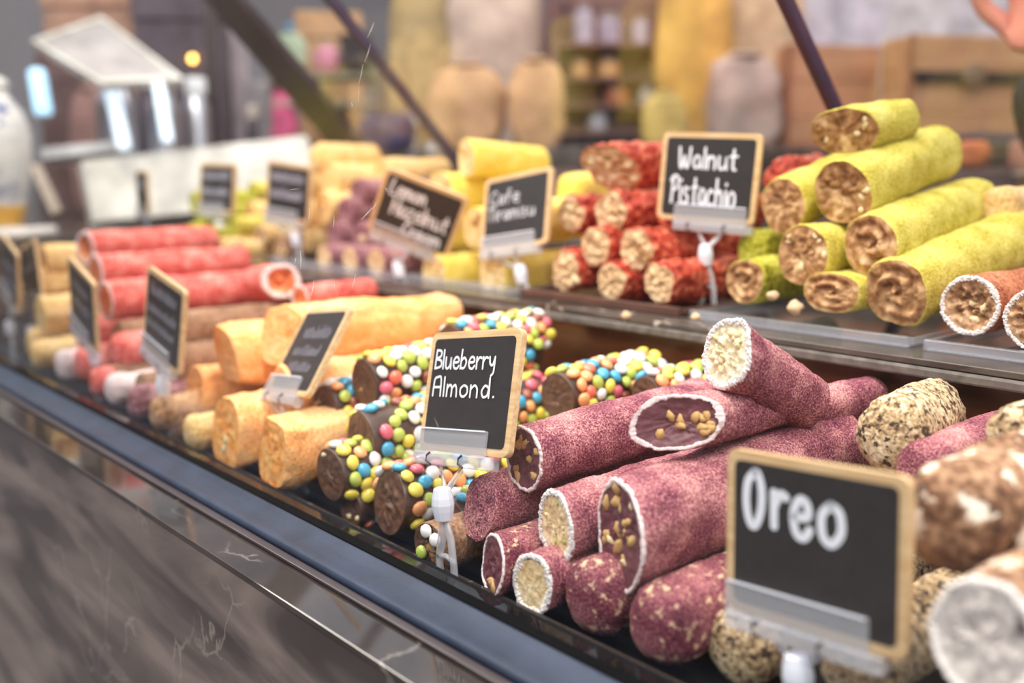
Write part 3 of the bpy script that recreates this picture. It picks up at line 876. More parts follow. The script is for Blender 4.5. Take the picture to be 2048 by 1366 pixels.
for i, (px_, y_, r_, L_, lb) in enumerate((((625, 318), .37, .021, .10, 'topmost peach roll behind the row of signs'), ((660, 362), .37, .0225, .12, 'big peach roll below the topmost one'),
                                           ((645, 415), .35, .021, .12, 'peach roll right of the square dark sign'), ((765, 345), .42, .0185, .10, 'peach roll behind the upper left of the lemon sign'),
                                           ((500, 428), .38, .018, .12, 'peach roll between the two small dark signs'), ((590, 372), .40, .02, .12, 'peach roll behind the square dark sign'),
                                           ((600, 440), .36, .02, .12, 'peach roll low behind the square dark sign'))):
    small('peach_roll', lb, HG, px_, y_, r_, L_, 'peach', 'peach', 151 + i, end='cut' if i else 'round')
VG = 'olive green rolls'
for i, (px_, y_, r_, sk, lb) in enumerate((((388, 405), .37, .018, 'green_dark', 'highest olive roll left of the small dark sign'), ((400, 440), .35, .018, 'green_dark', 'olive roll in the middle of its pile'),
                                           ((378, 468), .33, .016, 'green_dark', 'olive roll low at the left of its pile'), ((424, 472), .33, .016, 'green_dark', 'olive roll low at the right of its pile'),
                                           ((505, 385), .43, .017, 'green', 'yellow-green roll between the two small dark signs'), ((468, 455), .34, .015, 'green', 'yellow-green roll under the small dark sign'),
                                           ((445, 430), .38, .018, 'green_dark', 'olive roll behind the small dark sign'))):
    small('olive_roll', lb, VG, px_, y_, r_, .12, sk, 'green_dark', 161 + i, nuts=(('pistachio_bit', 4, .004),))
UG = 'tan nut rolls'
for i, (px_, y_, r_, sk, lb) in enumerate((((520, 475), .335, .0175, 'tan', 'tan roll with nut end below the gap between the small signs'), ((560, 498), .31, .0165, 'cocoa', 'brown nut roll on the front of the upper tier'),
                                           ((480, 505), .31, .0165, 'tan', 'tan roll at the left of the nut pile'), ((600, 480), .33, .0165, 'tan', 'tan roll below the square dark sign'),
                                           ((438, 498), .312, .015, 'tan', 'tan roll end at the tier edge above the red rolls'))):
    small('nut_roll', lb, UG, px_, y_, r_, .12, sk, 'cocoa_fill', 171 + i, nuts=(('pale_nut', 3, .004),))

# loose crumbs
for k, (px_, y_, s_, lb) in enumerate((((1391, 634), .268, .0034, 'round cream crumb lying on the grey tier edge'), ((1253, 655), .266, .0038, 'flat pale crumb on the tier edge above the candy rolls'),
                                       ((1590, 615), .298, .0055, 'pinkish nut crumb on the tray below the pistachio stack'), ((1545, 592), .302, .0042, 'pale nut crumb on the tray beside the clip legs'))):
    o = mobj('crumb', nut_mesh('crumb', 7.7 + k), M['crumb'], None, True)
    p_ = aty(px_, y_)
    o.matrix_world = Matrix.Translation((p_.x, p_.y, max(p_.z, .0935 + s_ * .55))) @ Matrix.Diagonal((s_, s_, s_ * .8, 1))
    tag(o, lb, 'crumb')

# shallow clear trays under the upper piles
def tray(label, xa, xb, mat, name='display_tray'):
    t = empty(name, Matrix.Translation(((xa + xb) / 2, .40, .0947)))
    tag(t, label, 'tray', 'shallow trays on the upper tier')
    w_ = (xb - xa) / 2
    mobj('tray_base', box_me('tray_base', -w_, w_, -.104, .15, 0.0, .0016, .0006), M[mat], t)
    mobj('tray_lip', box_me('tray_lip', -w_, w_, -.1095, -.1045, 0.0, .007, .0008), M[mat], t)
    for s in (-1, 1):
        mobj('tray_side', box_me('tray_side', s * w_ - .0015, s * w_ + .0015, -.104, .15, .0017, .006, .0006), M[mat], t)
M['tray_brown'] = plain('brown_tray', rgb(96, 66, 58), 0.3, var=0.2)
tray('clear tray under the pistachio stack', -.465, -.295, 'tray_clear')
tray('brown plastic tray under the pomegranate pile', -.655, -.475, 'tray_brown')
tray('clear tray under the lemon yellow pile', -.90, -.665, 'tray_clear')
tray('clear tray under the mauve rolls', -1.12, -.915, 'tray_clear')
tray('clear tray under the brown white-rimmed rolls', -.285, -.08, 'tray_clear')

# ------------------------------------------------------------------ signs
GL = {
    'A': [[(0, 0), (.03, .85), (.2, 1), (.44, .95), (.5, 0)], [(.02, .45), (.5, .47)]],
    'B': [[(.03, 1), (0, 0)], [(.03, 1), (.4, .95), (.42, .68), (.06, .52), (.48, .42), (.5, .12), (0, 0)]],
    'C': [[(.5, .85), (.3, 1), (.05, .7), (.02, .25), (.25, 0), (.52, .15)]],
    'H': [[(0, 1), (0, 0)], [(0, .5), (.5, .52)], [(.5, 1), (.5, 0)]],
    'L': [[(.1, 1), (.02, .05), (.5, .02)]],
    'O': [[(.25, 1), (.04, .8), (0, .4), (.12, .05), (.3, .02), (.46, .3), (.48, .7), (.36, .97), (.25, 1)]],
    'P': [[(.08, .95), (.03, 0)], [(-.1, .8), (.1, .98), (.42, .95), (.5, .7), (.3, .5), (.06, .48)]],
    'T': [[(-.05, .95), (.6, .98)], [(.27, .97), (.24, 0)]],
    'W': [[(0, 1), (.08, .15), (.2, .02), (.33, .6), (.42, .1), (.55, .03), (.66, .5), (.68, 1)]],
    'a': [[(.42, .5), (.2, .6), (.03, .3), (.15, .02), (.38, .15), (.43, .55), (.5, 0)]],
    'b': [[(.02, 1), (0, 0)], [(0, .38), (.25, .58), (.45, .35), (.3, .03), (0, .05)]],
    'c': [[(.42, .5), (.2, .6), (.02, .3), (.15, .02), (.42, .1)]],
    'd': [[(.42, .5), (.2, .6), (.03, .3), (.15, .02), (.38, .12), (.44, .5)], [(.45, 1), (.48, 0)]],
    'e': [[(.05, .32), (.44, .36), (.4, .57), (.18, .6), (.02, .35), (.12, .05), (.35, 0), (.5, .14)]],
    'f': [[(.42, .95), (.25, 1), (.18, .8), (.16, 0)], [(0, .55), (.4, .57)]],
    'h': [[(0, 1), (0, 0)], [(0, .38), (.22, .6), (.4, .42), (.42, 0)]],
    'i': [[(.05, .6), (.08, 0)], [(.05, .82), (.06, .86)]],
    'l': [[(.03, 1), (.06, 0)]],
    'm': [[(0, .6), (0, 0)], [(0, .4), (.17, .6), (.3, .42), (.3, 0)], [(.3, .4), (.48, .6), (.6, .42), (.64, 0)]],
    'n': [[(0, .6), (0, 0)], [(0, .38), (.22, .6), (.4, .42), (.42, 0)]],
    'o': [[(.22, .6), (.03, .42), (.06, .1), (.26, 0), (.46, .2), (.42, .5), (.22, .6)]],
    'r': [[(0, .6), (.02, 0)], [(.02, .35), (.2, .58), (.38, .55)]],
    's': [[(.38, .54), (.15, .6), (.08, .42), (.34, .26), (.32, .05), (.02, .04)]],
    't': [[(.2, .95), (.2, .1), (.36, 0)], [(0, .62), (.42, .65)]],
    'u': [[(0, .6), (.03, .12), (.2, 0), (.4, .2), (.43, .6), (.48, 0)]],
    'y': [[(0, .6), (.08, .25), (.28, .2), (.42, .6)], [(.42, .6), (.4, -.15), (.22, -.36)]],
    'z': [[(0, .58), (.4, .58), (.02, .02), (.45, .02)]],
    '.': [[(.08, .04), (.1, .05)]],
}
WID = {'W': .75, 'm': .7, 'l': .12, 'i': .14, 'r': .38, '.': .15, 't': .42}
def smooth_pts(pts, n=7):
    if len(pts) < 3: return pts
    out = []
    P = [pts[0]] + list(pts) + [pts[-1]]
    for i in range(1, len(P) - 2):
        p0, p1, p2, p3 = P[i - 1], P[i], P[i + 1], P[i + 2]
        for k in range(n):
            t = k / n
            out.append(tuple(0.5 * (2 * p1[d] + (p2[d] - p0[d]) * t + (2 * p0[d] - 5 * p1[d] + 4 * p2[d] - p3[d]) * t * t + (3 * p1[d] - p0[d] - 3 * p2[d] + p3[d]) * t ** 3) for d in (0, 1)))
    out.append(pts[-1])
    return out
def strokes_mesh(name, strokes, wid, z):
    """one flat continuous ribbon per stroke with round caps; strokes lie in thin layers"""
    vs, fs = [], []
    for li, st in enumerate(strokes):
        pts = [Vector(p) for i, p in enumerate(st) if i == 0 or (Vector(p) - Vector(st[i - 1])).length > 1e-6]
        if len(pts) < 2: continue
        zz = z + li * 1.2e-5
        n = len(pts)
        left, right = [], []
        for i, p in enumerate(pts):
            t = (pts[min(i + 1, n - 1)] - pts[max(i - 1, 0)])
            if t.length < 1e-9: t = Vector((1, 0))
            t.normalize()
            q = Vector((-t.y, t.x)) * wid
            left.append(len(vs)); vs.append((p.x + q.x, p.y + q.y, zz))
            right.append(len(vs)); vs.append((p.x - q.x, p.y - q.y, zz))
        for i in range(n - 1):
            fs.append((right[i], right[i + 1], left[i + 1], left[i]))
        for (i, sgn) in ((0, -1), (n - 1, 1)):
            t = (pts[1] - pts[0]) if i == 0 else (pts[-1] - pts[-2])
            t.normalize()
            q = Vector((-t.y, t.x))
            arc = []
            for k in range(1, 6):
                an = math.pi * k / 6
                v = q * (-math.cos(an)) * wid + t * (sgn * math.sin(an)) * wid
                arc.append(len(vs)); vs.append((pts[i].x + v.x, pts[i].y + v.y, zz))
            ring = [right[i]] + arc + [left[i]]
            fs.append(tuple(ring) if sgn > 0 else tuple(ring[::-1]))
    return mesh(name, vs, fs)
def text_strokes(txt, x0, x1, y, h, slope=0.0):
    tot, pos = 0.0, []
    for ch in txt:
        pos.append(tot)
        tot += WID.get(ch, .52) + .14
    tot -= .14
    kx = (x1 - x0) / tot
    out = []
    for ch, p in zip(txt, pos):
        for s in GL[ch]:
            out.append([(x0 + (p + q[0]) * kx, y + q[1] * h + slope * (p + q[0]) * kx) for q in smooth_pts(s)])
    return out
def scribble(x0, x1, y, h, seed):
    rnd = random.Random(seed)
    pts, x = [], x0
    while x < x1:
        pts += [(x, y), (x + .0012, y + h * rnd.uniform(.5, 1.0)), (x + .002, y + h * .2)]
        x += .0032
    return [smooth_pts(pts, 4)]

BW, BH = .084, .070
def uv(u, v):
    return (-BW / 2 + u * BW, BH / 2 - v * BH)
SIGN_ME = {}
def sign(label, pose, ball_px, lines, ink_w, *a, near=1.0, **k):
    P = CAM + (Vector(pose[0]) - CAM) * near
    return sign_(label, (P,) + tuple(Vector(v) * near for v in pose[1:]), ball_px, lines, ink_w, *a, **k)
def sign_(label, pose, ball_px, lines, ink_w, clip_x=(-.043, .022), floor=-.0203, scrib=None, bally=None, w=BW, h=BH):
    P, ex, ey, ez = [Vector(v) for v in pose]
    bm_ = Matrix(((ex.x, ey.x, ez.x, P.x), (ex.y, ey.y, ez.y, P.y), (ex.z, ey.z, ez.z, P.z), (0, 0, 0, 1)))
    cxm = (clip_x[0] + clip_x[1]) / 2
    nk = bm_ @ Vector((cxm, -h / 2 - .009, 0))
    by = bally if bally is not None else max(nk.y, .013 if floor < 0 else .275)
    ball = aty(ball_px, by)
    foot = Vector((ball.x + .004, max(ball.y, .012), floor))
    root = empty('chalkboard_sign', Matrix.Translation(foot))
    tag(root, label, 'sign', 'small chalkboard signs in clear clips')
    inv = root.matrix_world.inverted()
    bl = inv @ bm_
    if 'frame' not in SIGN_ME:
        SIGN_ME['frame'] = prism_me('board', rrect(w, h, .0045), -.0018, .0018, .0006)
        SIGN_ME['face'] = prism_me('face', rrect(w - .0085, h - .0085, .0030), .0017, .0021)
    bo = mobj('board', SIGN_ME['frame'], M['wood_frame'], root, False, bl)
    mobj('chalk_face', SIGN_ME['face'], M['slate'], bo)
    st = []
    for (txt, u0, u1, v0, v1, sl) in lines:
        (xa, ya), (xb, yb) = uv(u0, v1), uv(u1, v0)
        st += text_strokes(txt, xa, xb, ya, yb - ya, sl)
    for (u0, u1, v0, v1, sd) in (scrib or ()):
        (xa, ya), (xb, yb) = uv(u0, v1), uv(u1, v0)
        st += scribble(xa, xb, ya, yb - ya, sd)
    if st:
        mobj('lettering', strokes_mesh('lettering', st, ink_w, .00225), M['ink_faint' if scrib else 'ink'], bo)
    # clear clip: lip over the lower edge, rail, hooks, neck
    hd = mobj('clip_rail', box_me('clip_rail', clip_x[0], clip_x[1] + .006, -h / 2 - .008, -h / 2 - .0006, -.003, .0045, .0008), M['clear'], root, False, bl)
    mobj('clip_lip', prism_me('clip_lip', rrect(clip_x[1] - clip_x[0], .017, .0012, 3, cxm, -h / 2 + .0048), .0026, .0040), M['clear_lip'], hd)
    mobj('clip_lip_edge', box_me('clip_lip_edge', clip_x[0] + .001, clip_x[1] - .001, -h / 2 + .0125, -h / 2 + .0134, .0041, .0045), M['milky'], hd)
    for s in (-.017, .014):
        mobj('hook', tube_me('hook', [(cxm + s + .001, -h / 2 - .001, .005), (cxm + s - .001, -h / 2 - .003, .0056), (cxm + s - .001, -h / 2 - .006, .0056), (cxm + s + .003, -h / 2 - .0078, .005)], .0006, 6), M['dark_metal'], hd)
    top = inv @ ball
    nk_l = inv @ nk
    ax = (nk_l - top).normalized()
    neck_l = []
    e3 = (bl.to_3x3() @ Vector((1, 0, 0)))
    mobj('neck_arm', tube_me('neck_arm', [nk_l - e3 * .010, (nk_l - e3 * .004) * .45 + top * .55, top + ax * .004], [.0022, .0026, .0030], 8, .5), M['clear'], root, True)
    mobj('neck_arm', tube_me('neck_arm', [nk_l + e3 * .010, (nk_l + e3 * .004) * .45 + top * .55, top + ax * .004], [.0022, .0024, .0028], 8, .5), M['clear'], root, True)
    # milky ball joint: a faceted barrel
    bar = lathe_me('ball_joint', [(.0034, -.0088), (.0048, -.0082), (.0057, -.0035), (.0061, .0), (.0057, .0035), (.0046, .0082), (.0034, .0088)], 12)
    q = Vector(((ball - Vector((foot.x, foot.y, foot.z))).normalized())).to_track_quat('Z', 'Y').to_matrix().to_4x4()
    mobj('ball_joint', bar, M['milky'], root, False, Matrix.Translation(top) @ q)
    bz = top - (top.normalized()) * .006
    for s in (-1, 1):
        pts = [bz, bz * .72 + Vector((s * .0035, .001, 0)), bz * .42 + Vector((s * .0075, -.001 * s, 0)), bz * .18 + Vector((s * .006, 0, 0)), Vector((s * .0095, 0, .0012))]
        mobj('clip_leg', tube_me('clip_leg', pts, [.0030, .0034, .0030, .0034, .0030], 8, .55), M['clear'], root, True)
    mobj('clip_spring', tube_me('clip_spring', [bz * .45 + Vector((-.0075, 0, 0)), bz * .5, bz * .45 + Vector((.0075, 0, 0))], .0014, 8), M['clear'], root, True)
    return root
sign('nearest chalkboard sign reading Oreo in thick white letters', ((-0.2082, 0.0534, 0.0519), (0.996, -0.027, 0.08), (-0.078, 0.063, 0.995), (-0.031, -0.998, 0.06)), (1596, 1352),
     [('O', .125, .225, .12, .445, 0), ('r', .29, .36, .086, .42, 0), ('e', .40, .50, .095, .45, 0), ('o', .555, .68, .085, .45, 0)], .0019, (-.041, .027), bally=.026, near=.93)
sign('chalkboard sign reading Blueberry Almond in white handwriting', ((-0.429, 0.0539, 0.0793), (0.988, -0.024, 0.155), (-0.142, 0.277, 0.95), (-0.066, -0.961, 0.27)), (886, 1008),
     [('Blueberry', .085, .775, .155, .31, -.01), ('Almond.', .10, .80, .385, .54, -.01)], .00072, (-.043, .024), bally=.013)
sign('strongly tilted chalkboard sign in front of the orange rolls', ((-0.6269, 0.0643, 0.0749), (0.98, -0.151, 0.133), (-0.029, 0.551, 0.834), (-0.199, -0.821, 0.536)), (592, 872), [], .00028,
     (-.044, .022), scrib=((.25, .85, .2, .36, 3), (.2, .8, .43, .56, 4), (.25, .75, .62, .74, 5)))
sign('slim-looking chalkboard sign turned sideways before the cocoa rolls', ((-0.7907, 0.0254, 0.0838), (0.984, -0.048, -0.173), (0.175, 0.049, 0.983), (-0.039, -0.998, 0.056)), (326, 772), [], .00042,
     scrib=((.15, .8, .12, .28, 6), (.1, .85, .36, .5, 7), (.1, .8, .56, .68, 8)))
sign('narrow chalkboard sign turned sideways before the red rolls', ((-0.9702, 0.0201, 0.0798), (0.969, -0.057, -0.241), (0.238, -0.067, 0.969), (-0.072, -0.996, -0.051)), (190, 712), [], .00042,
     scrib=((.2, .8, .2, .35, 9), (.2, .8, .45, .6, 10)))
def upright_pose(px, y, roll, yaw):
    c = aty(px, y)
    r_, y_ = math.radians(roll), math.radians(yaw)
    ex = Vector((math.cos(y_), math.sin(y_), 0))
    ez = Vector((math.sin(y_), -math.cos(y_), 0))
    ey = ZZ.copy()
    return (c, ex * math.cos(r_) + ey * math.sin(r_), ey * math.cos(r_) - ex * math.sin(r_), ez)
sign('chalkboard sign at the far left leaning right', upright_pose((22, 545), .03, -14, -4), (20, 655), [], .0008, scrib=((.2, .8, .3, .45, 11), (.2, .8, .55, .7, 12)))
sign('chalkboard sign second from the far left leaning left', upright_pose((62, 548), .05, 12, -2), (64, 665), [], .0008, scrib=((.2, .8, .3, .45, 13),))
sign('chalkboard sign reading Walnut Pistachio above the red and green piles', ((-0.5006, 0.3549, 0.1978), (0.972, 0.229, -0.047), (0.034, 0.062, 0.997), (0.231, -0.971, 0.053)), (1411, 510),
     [('Walnut', .19, .78, .17, .40, .0), ('Pistachio', .14, .80, .49, .80, -.04)], .0010, (-.026, .036), floor=.0946, bally=.345)
sign('chalkboard sign reading Cafe Tiramisu among the lemon rolls', ((-0.682, 0.3114, 0.1679), (0.985, 0.088, 0.149), (-0.167, 0.253, 0.953), (0.046, -0.963, 0.264)), (1042, 548),
     [('Cafe', .12, .55, .2, .38, .0), ('Tiramisu', .1, .8, .42, .6, .0)], .00055, (-.040, .028), floor=.0946)
sign('crooked chalkboard sign reading Lemon Hazelnut Cream', ((-0.7975, 0.2845, 0.1628), (0.593, 0.719, -0.363), (0.505, 0.018, 0.863), (0.627, -0.695, -0.352)), (797, 538),
     [('Lemon', .12, .55, .12, .34, .0), ('Hazelnut', .20, .88, .38, .62, .0), ('Cream', .40, .86, .66, .88, .0)], .0011, (-.038, .026), floor=.0946, bally=.283)
sign('square dark chalkboard sign before the peach rolls', ((-1.1258, 0.3253, 0.179), (0.979, 0.177, -0.099), (0.094, 0.039, 0.995), (0.18, -0.984, 0.022)), (592, 478), [], .0010, floor=.0946,
     scrib=((.1, .85, .12, .32, 14), (.1, .8, .42, .62, 15)))
sign('small dark chalkboard sign before the olive rolls', ((-1.37, 0.345, 0.1815), (0.984, 0.178, -0.028), (0.012, 0.09, 0.996), (0.18, -0.98, 0.086)), (440, 455), [], .0010, floor=.0946,
     scrib=((.1, .85, .12, .32, 16), (.1, .8, .45, .65, 17)), bally=.34)
sign('smallest and farthest chalkboard sign against the white panel', upright_pose((286, 384), .345, 0, -9), (291, 426), [], .0008, floor=.0946,
     scrib=((.2, .8, .2, .4, 18),), bally=.35)

# ------------------------------------------------------------------ the shop behind
def slab_box(name, x0, x1, y0, y1, z0, z1, mat):
    o = mobj(name, box_me(name, x0, x1, y0, y1, z0, z1), mat)
    return tag(o, kind='structure')
M['wall'] = plain('grey_wall', rgb(150, 142, 142), 0.8, var=0.06, scale=2)
M['wall_l'] = plain('blue_grey_wall', rgb(168, 164, 166), 0.8, var=0.06, scale=2)
M['floor'] = plain('stone_floor', rgb(128, 118, 112), 0.7, var=0.2, scale=6)
slab_box('wall_back', -7, 3, 3.2, 3.3, -.95, 2.2, M['wall'])
slab_box('wall_left', -5.2, -5.1, 0.3, 3.2, -.95, 2.2, M['wall_l'])
slab_box('floor', -9, 6, -4, 3.3, -1.0, -.951, M['floor'])
M['facade'] = plain('facade_plaster', rgb(128, 116, 108), 0.85, var=0.25, scale=1.2)
slab_box('wall_street', -9, 6, -4.2, -4.0, -.95, 2.6, M['facade'])
slab_box('wall_street_end', -9.2, -9.0, -4.0, 3.2, -.95, 2.6, M['facade'])
BGY = math.atan2(RT.y, RT.x)
def bgmat(px, t, yaw=0.0):
    return Matrix.Translation(atd(px, t)) @ Matrix.Rotation(BGY + math.radians(yaw), 4, 'Z')
_bgm = {}
def bm_col(c, rough=0.7, spec=.3):
    k = (c, rough)
    if k not in _bgm: _bgm[k] = plain('goods_%02x%02x%02x' % c, rgb(*c), rough, spec, var=0.30, scale=14)
    return _bgm[k]
def wh(rect, t):
    x0, y0, x1, y1 = rect
    return ((x0 + x1) / 2, y1), (x1 - x0) * t / FPX, (y1 - y0) * t / FPX
def counter_z(p):
    return 0.2505 if (p.y > 1.0) else 0.1005
def grounded(rect, t, ground):
    # stand the thing on the counter below it
    base, w_, h_ = wh(rect, t)
    p = atd(base, t)
    z = counter_z(p) if ground else p.z
    return Vector((p.x, p.y, z)), w_, h_ + p.z - z
def stand(p, yaw=0.0):
    return Matrix.Translation(p) @ Matrix.Rotation(BGY + math.radians(yaw), 4, 'Z')
def sack(label, rect, t, c, yaw=0, depth=.7, seed=0, name='sack', cat='sack', rough=.8, ground=True):
    base, w_, h_ = grounded(rect, t, ground)
    root = empty(name, stand(base, yaw)); tag(root, label, cat)
    vs, fs = [], []
    nu, nv = 28, 18
    for j in range(nv + 1):
        v = j / nv
        rr = (math.sin(math.pi * min(1, v * 0.97 + .02)) ** 0.24) * (1 - .10 * v)
        if v > .93: rr *= .75
        for i in range(nu):
            a = 2 * math.pi * i / nu
            k = 1 + .20 * fbm(Vector((math.cos(a) * 1.5 + seed, math.sin(a) * 1.5, v * 2.6 + seed)), 3)
            ca, sa = math.cos(a), math.sin(a)
            q = 1 / (abs(ca) ** 3 + abs(sa) ** 3) ** (1 / 3)
            vs.append((ca * q * rr * k * w_ / 2, sa * q * rr * k * w_ / 2 * depth, v * h_))
    for j in range(nv):
        for i in range(nu):
            k = (i + 1) % nu
            fs.append((j * nu + i, j * nu + k, (j + 1) * nu + k, (j + 1) * nu + i))
    fs.append(tuple(range(nu))[::-1]); fs.append(tuple(nv * nu + i for i in range(nu)))
    mobj('body', mesh('body', vs, fs), bm_col(c, rough), root, True)
    tr = w_ * .22
    mobj('tie', lathe_me('tie', [(tr, h_ * .92), (tr * 1.12, h_ * .945), (tr, h_ * .97)], 20), bm_col((c[0] // 2 + 40, c[1] // 2 + 30, c[2] // 2 + 20)), root, True)
    return root
def carton(label, rect, t, c, yaw=0, depth=.6, lid=None, name='carton', cat='box', rough=.7, ground=True):
    base, w_, h_ = grounded(rect, t, ground)
    root = empty(name, stand(base, yaw)); tag(root, label, cat)
    d_ = depth * w_
    b_ = min(w_, h_) * .03
    mobj('body', box_me('body', -w_ / 2, w_ / 2, 0, d_, 0, h_ * .82, b_), bm_col(c, rough), root)
    lc = lid or tuple(min(255, int(v * 1.08)) for v in c)
    mobj('lid', box_me('lid', -w_ * .515, w_ * .515, -.015 * w_, d_ * 1.015, h_ * .825, h_, b_), bm_col(lc, rough), root)
    return root
def jar(label, rect, t, c, lidc=(170, 160, 150), rough=.15, prof=None, name='jar', cat='jar', mat=None, ground=True):
    base, w_, h_ = grounded(rect, t, ground)
    root = empty(name, stand(base)); tag(root, label, cat)
    r_ = w_ / 2
    p = prof or [(.86, 0), (.98, .02), (1, .08), (1, .72), (.93, .80), (.70, .86), (.68, .88)]
    mobj('body', lathe_me('body', [(r_ * a, h_ * b) for a, b in p], 28), mat or bm_col(c, rough), root, True)
    mobj('lid', lathe_me('lid', [(r_ * .74, h_ * .875), (r_ * .77, h_ * .89), (r_ * .77, h_ * .98), (r_ * .70, h_)], 28), bm_col(lidc, .3), root, True)
    return root
def quad_slab(name, label, cat, corners, thick, c, rough=.5, rimc=None):
    P = [atd(p, t) for p, t in corners]
    nrm = (P[1] - P[0]).cross(P[3] - P[0]).normalized()
    if nrm.dot(CAM - P[0]) < 0: nrm = -nrm
    org = P[3]
    root = empty(name, Matrix.Translation(org)); tag(root, label, cat)
    ctr = sum(P, Vector()) / 4
    def q(k, o): return [ctr + (p - ctr) * k + nrm * o - org for p in P]
    f, b = q(1, 0), q(1, -thick)
    vs = f + b
    fs = [(0, 1, 2, 3), (7, 6, 5, 4)] + [(i, i + 4, (i + 1) % 4 + 4, (i + 1) % 4) for i in range(4)]
    mobj('panel', mesh('panel', vs, fs), bm_col(c, rough), root)
    if rimc:
        o_, i_ = q(1.02, .004), q(.93, .004)
        o2, i2 = q(1.02, -.0), q(.93, .0005)
        vs = o_ + i_ + o2 + i2
        fs = []
        for i in range(4):
            k = (i + 1) % 4
            fs += [(i, k, 4 + k, 4 + i), (i, 8 + i, 8 + k, k), (4 + i, 4 + k, 12 + k, 12 + i)]
        mobj('border', mesh('border', vs, fs), bm_col(rimc, rough), root)
    return root

# low counter behind the case, against which the goods stand
M['bc'] = wood_mat('dark_counter', rgb(84, 64, 60), rgb(122, 98, 90), .5, 3.0)
def counter_block(name, label, x0, x1, y0, y1, top):
    bc = empty(name, Matrix.Translation(((x0 + x1) / 2, (y0 + y1) / 2, -.95))); tag(bc, label, 'counter')
    hx, hy = (x1 - x0) / 2, (y1 - y0) / 2
    mobj('counter_body', box_me('counter_body', -hx, hx, -hy, hy, 0, top + .95 - .032), M['bc'], bc)
    mobj('counter_top', box_me('counter_top', -hx - .01, hx + .01, -hy - .01, hy + .01, top + .95 - .0315, top + .95, .004), M['tier'], bc)
counter_block('back_counter', 'dark brown counter behind the left half of the display case', -4.6, -1.06, 1.02, 2.9, .25)
counter_block('back_counter', 'dark brown counter behind the right half of the display case', -1.02, 1.5, 1.32, 2.9, .25)
counter_block('side_counter', 'dark counter beyond the far end of the display case', -4.0, -1.80, -.02, .98, .10)
# goods, left to right
M['vase_glaze'] = powder('painted_glaze', rgb(40, 60, 140), rgb(228, 226, 222), rgb(240, 238, 232), patch=rgb(60, 76, 150), patch_amt=.58, pscale=22, gscale=24, lscale=18, bump=0.0, rough=.2)
base = (12, 448)
t_ = 1.78
vb_ = atd(base, t_); vb_.z = .1005
vz = empty('painted_vase', stand(vb_)); tag(vz, 'white porcelain vase with blue and ochre painting at the left edge', 'vase')
k_ = t_ / FPX
mobj('body', lathe_me('body', [(34 * k_, 0), (36 * k_, 8 * k_), (30 * k_, 22 * k_), (44 * k_, 70 * k_), (58 * k_, 140 * k_), (60 * k_, 185 * k_), (50 * k_, 230 * k_), (28 * k_, 258 * k_), (20 * k_, 275 * k_)], 40), M['vase_glaze'], vz, True)
mobj('neck_ring', lathe_me('neck_ring', [(20 * k_, 275 * k_), (26 * k_, 280 * k_), (24 * k_, 292 * k_), (14 * k_, 300 * k_)], 32), bm_col((238, 234, 226), .2), vz, True)
mobj('ochre_band', lathe_me('ochre_band', [(35.5 * k_, 12 * k_), (33 * k_, 24 * k_), (40 * k_, 50 * k_), (39 * k_, 52 * k_), (30 * k_, 24 * k_)], 32, False), bm_col((206, 156, 60), .3), vz, True)
quad_slab('white_panel', 'long white panel standing behind the olive and peach rolls', 'panel', [((163, 322), 2.0), ((614, 271), 2.25), ((640, 400), 2.25), ((186, 444), 2.0)], .05, (226, 222, 212), .5)
quad_slab('tray_lid', 'tilted pale grey tray lid with white border at the upper left', 'tray', [((66, 84), 2.0), ((203, 36), 2.2), ((364, 160), 2.0), ((204, 168), 1.85)], .012, (178, 170, 166), .5, (236, 226, 214))
quad_slab('shelf_board', 'short white ledge left of the long white panel', 'shelf', [((82, 296), 2.1), ((228, 282), 2.1), ((228, 300), 2.1), ((84, 318), 2.1)], .08, (226, 224, 224))
quad_slab('support_strip', 'pale slanting strip beside the painted vase', 'strip', [((58, 330), 1.7), ((76, 326), 1.7), ((120, 420), 1.7), ((102, 428), 1.7)], .01, (196, 180, 164))
quad_slab('vase_shelf', 'white shelf under the painted vase', 'shelf', [((-60, 462), 1.74), ((112, 450), 1.74), ((112, 462), 1.72), ((-60, 476), 1.72)], .03, (214, 206, 200))
for i, (a, b, r_, lb) in enumerate((((72, 138), (88, 232), .017, 'bluish glowing reflection streak left of the tray lid'), ((216, 150), (250, 300), .013, 'bright glowing reflection streak under the tray lid'),
                                    ((316, 165), (336, 285), .011, 'white glowing reflection streak right of the steel jar'))):
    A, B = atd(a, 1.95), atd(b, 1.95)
    lt = empty('reflection_streak', Matrix.Translation(B)); tag(lt, lb, 'lamp', 'glowing reflection streaks')  # glowing tubes imitate light reflected on the jars, not real lamps
    M['tube%d' % i] = emit('streak_glow_%d' % i, (0.45, 0.75, 1.0, 1) if i == 0 else (0.72, 0.86, 1.0, 1), 1.0)
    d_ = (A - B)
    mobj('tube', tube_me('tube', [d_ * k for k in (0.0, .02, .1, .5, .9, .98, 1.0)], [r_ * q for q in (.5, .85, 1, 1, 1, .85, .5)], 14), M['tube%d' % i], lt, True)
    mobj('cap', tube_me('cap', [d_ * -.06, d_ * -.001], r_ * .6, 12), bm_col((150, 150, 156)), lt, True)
bl_ = empty('amber_bulb', Matrix.Translation(atd((385, 118), 2.6))); tag(bl_, 'small glowing amber bulb behind the tray lid', 'lamp')
M['amber'] = emit('amber_glow', (1.0, 0.50, 0.10, 1), 9.0)
mobj('bulb', lathe_me('bulb', [(.001, -.008), (.006, -.006), (.008, 0), (.006, .006), (.003, .010)], 16), M['amber'], bl_, True)
mobj('socket', lathe_me('socket', [(.004, .0105), (.004, .022), (.002, .024)], 12), bm_col((60, 50, 46)), bl_, True)
STEEL = plain('brushed_steel', rgb(196, 196, 204), .28, metal=.85, var=.1)
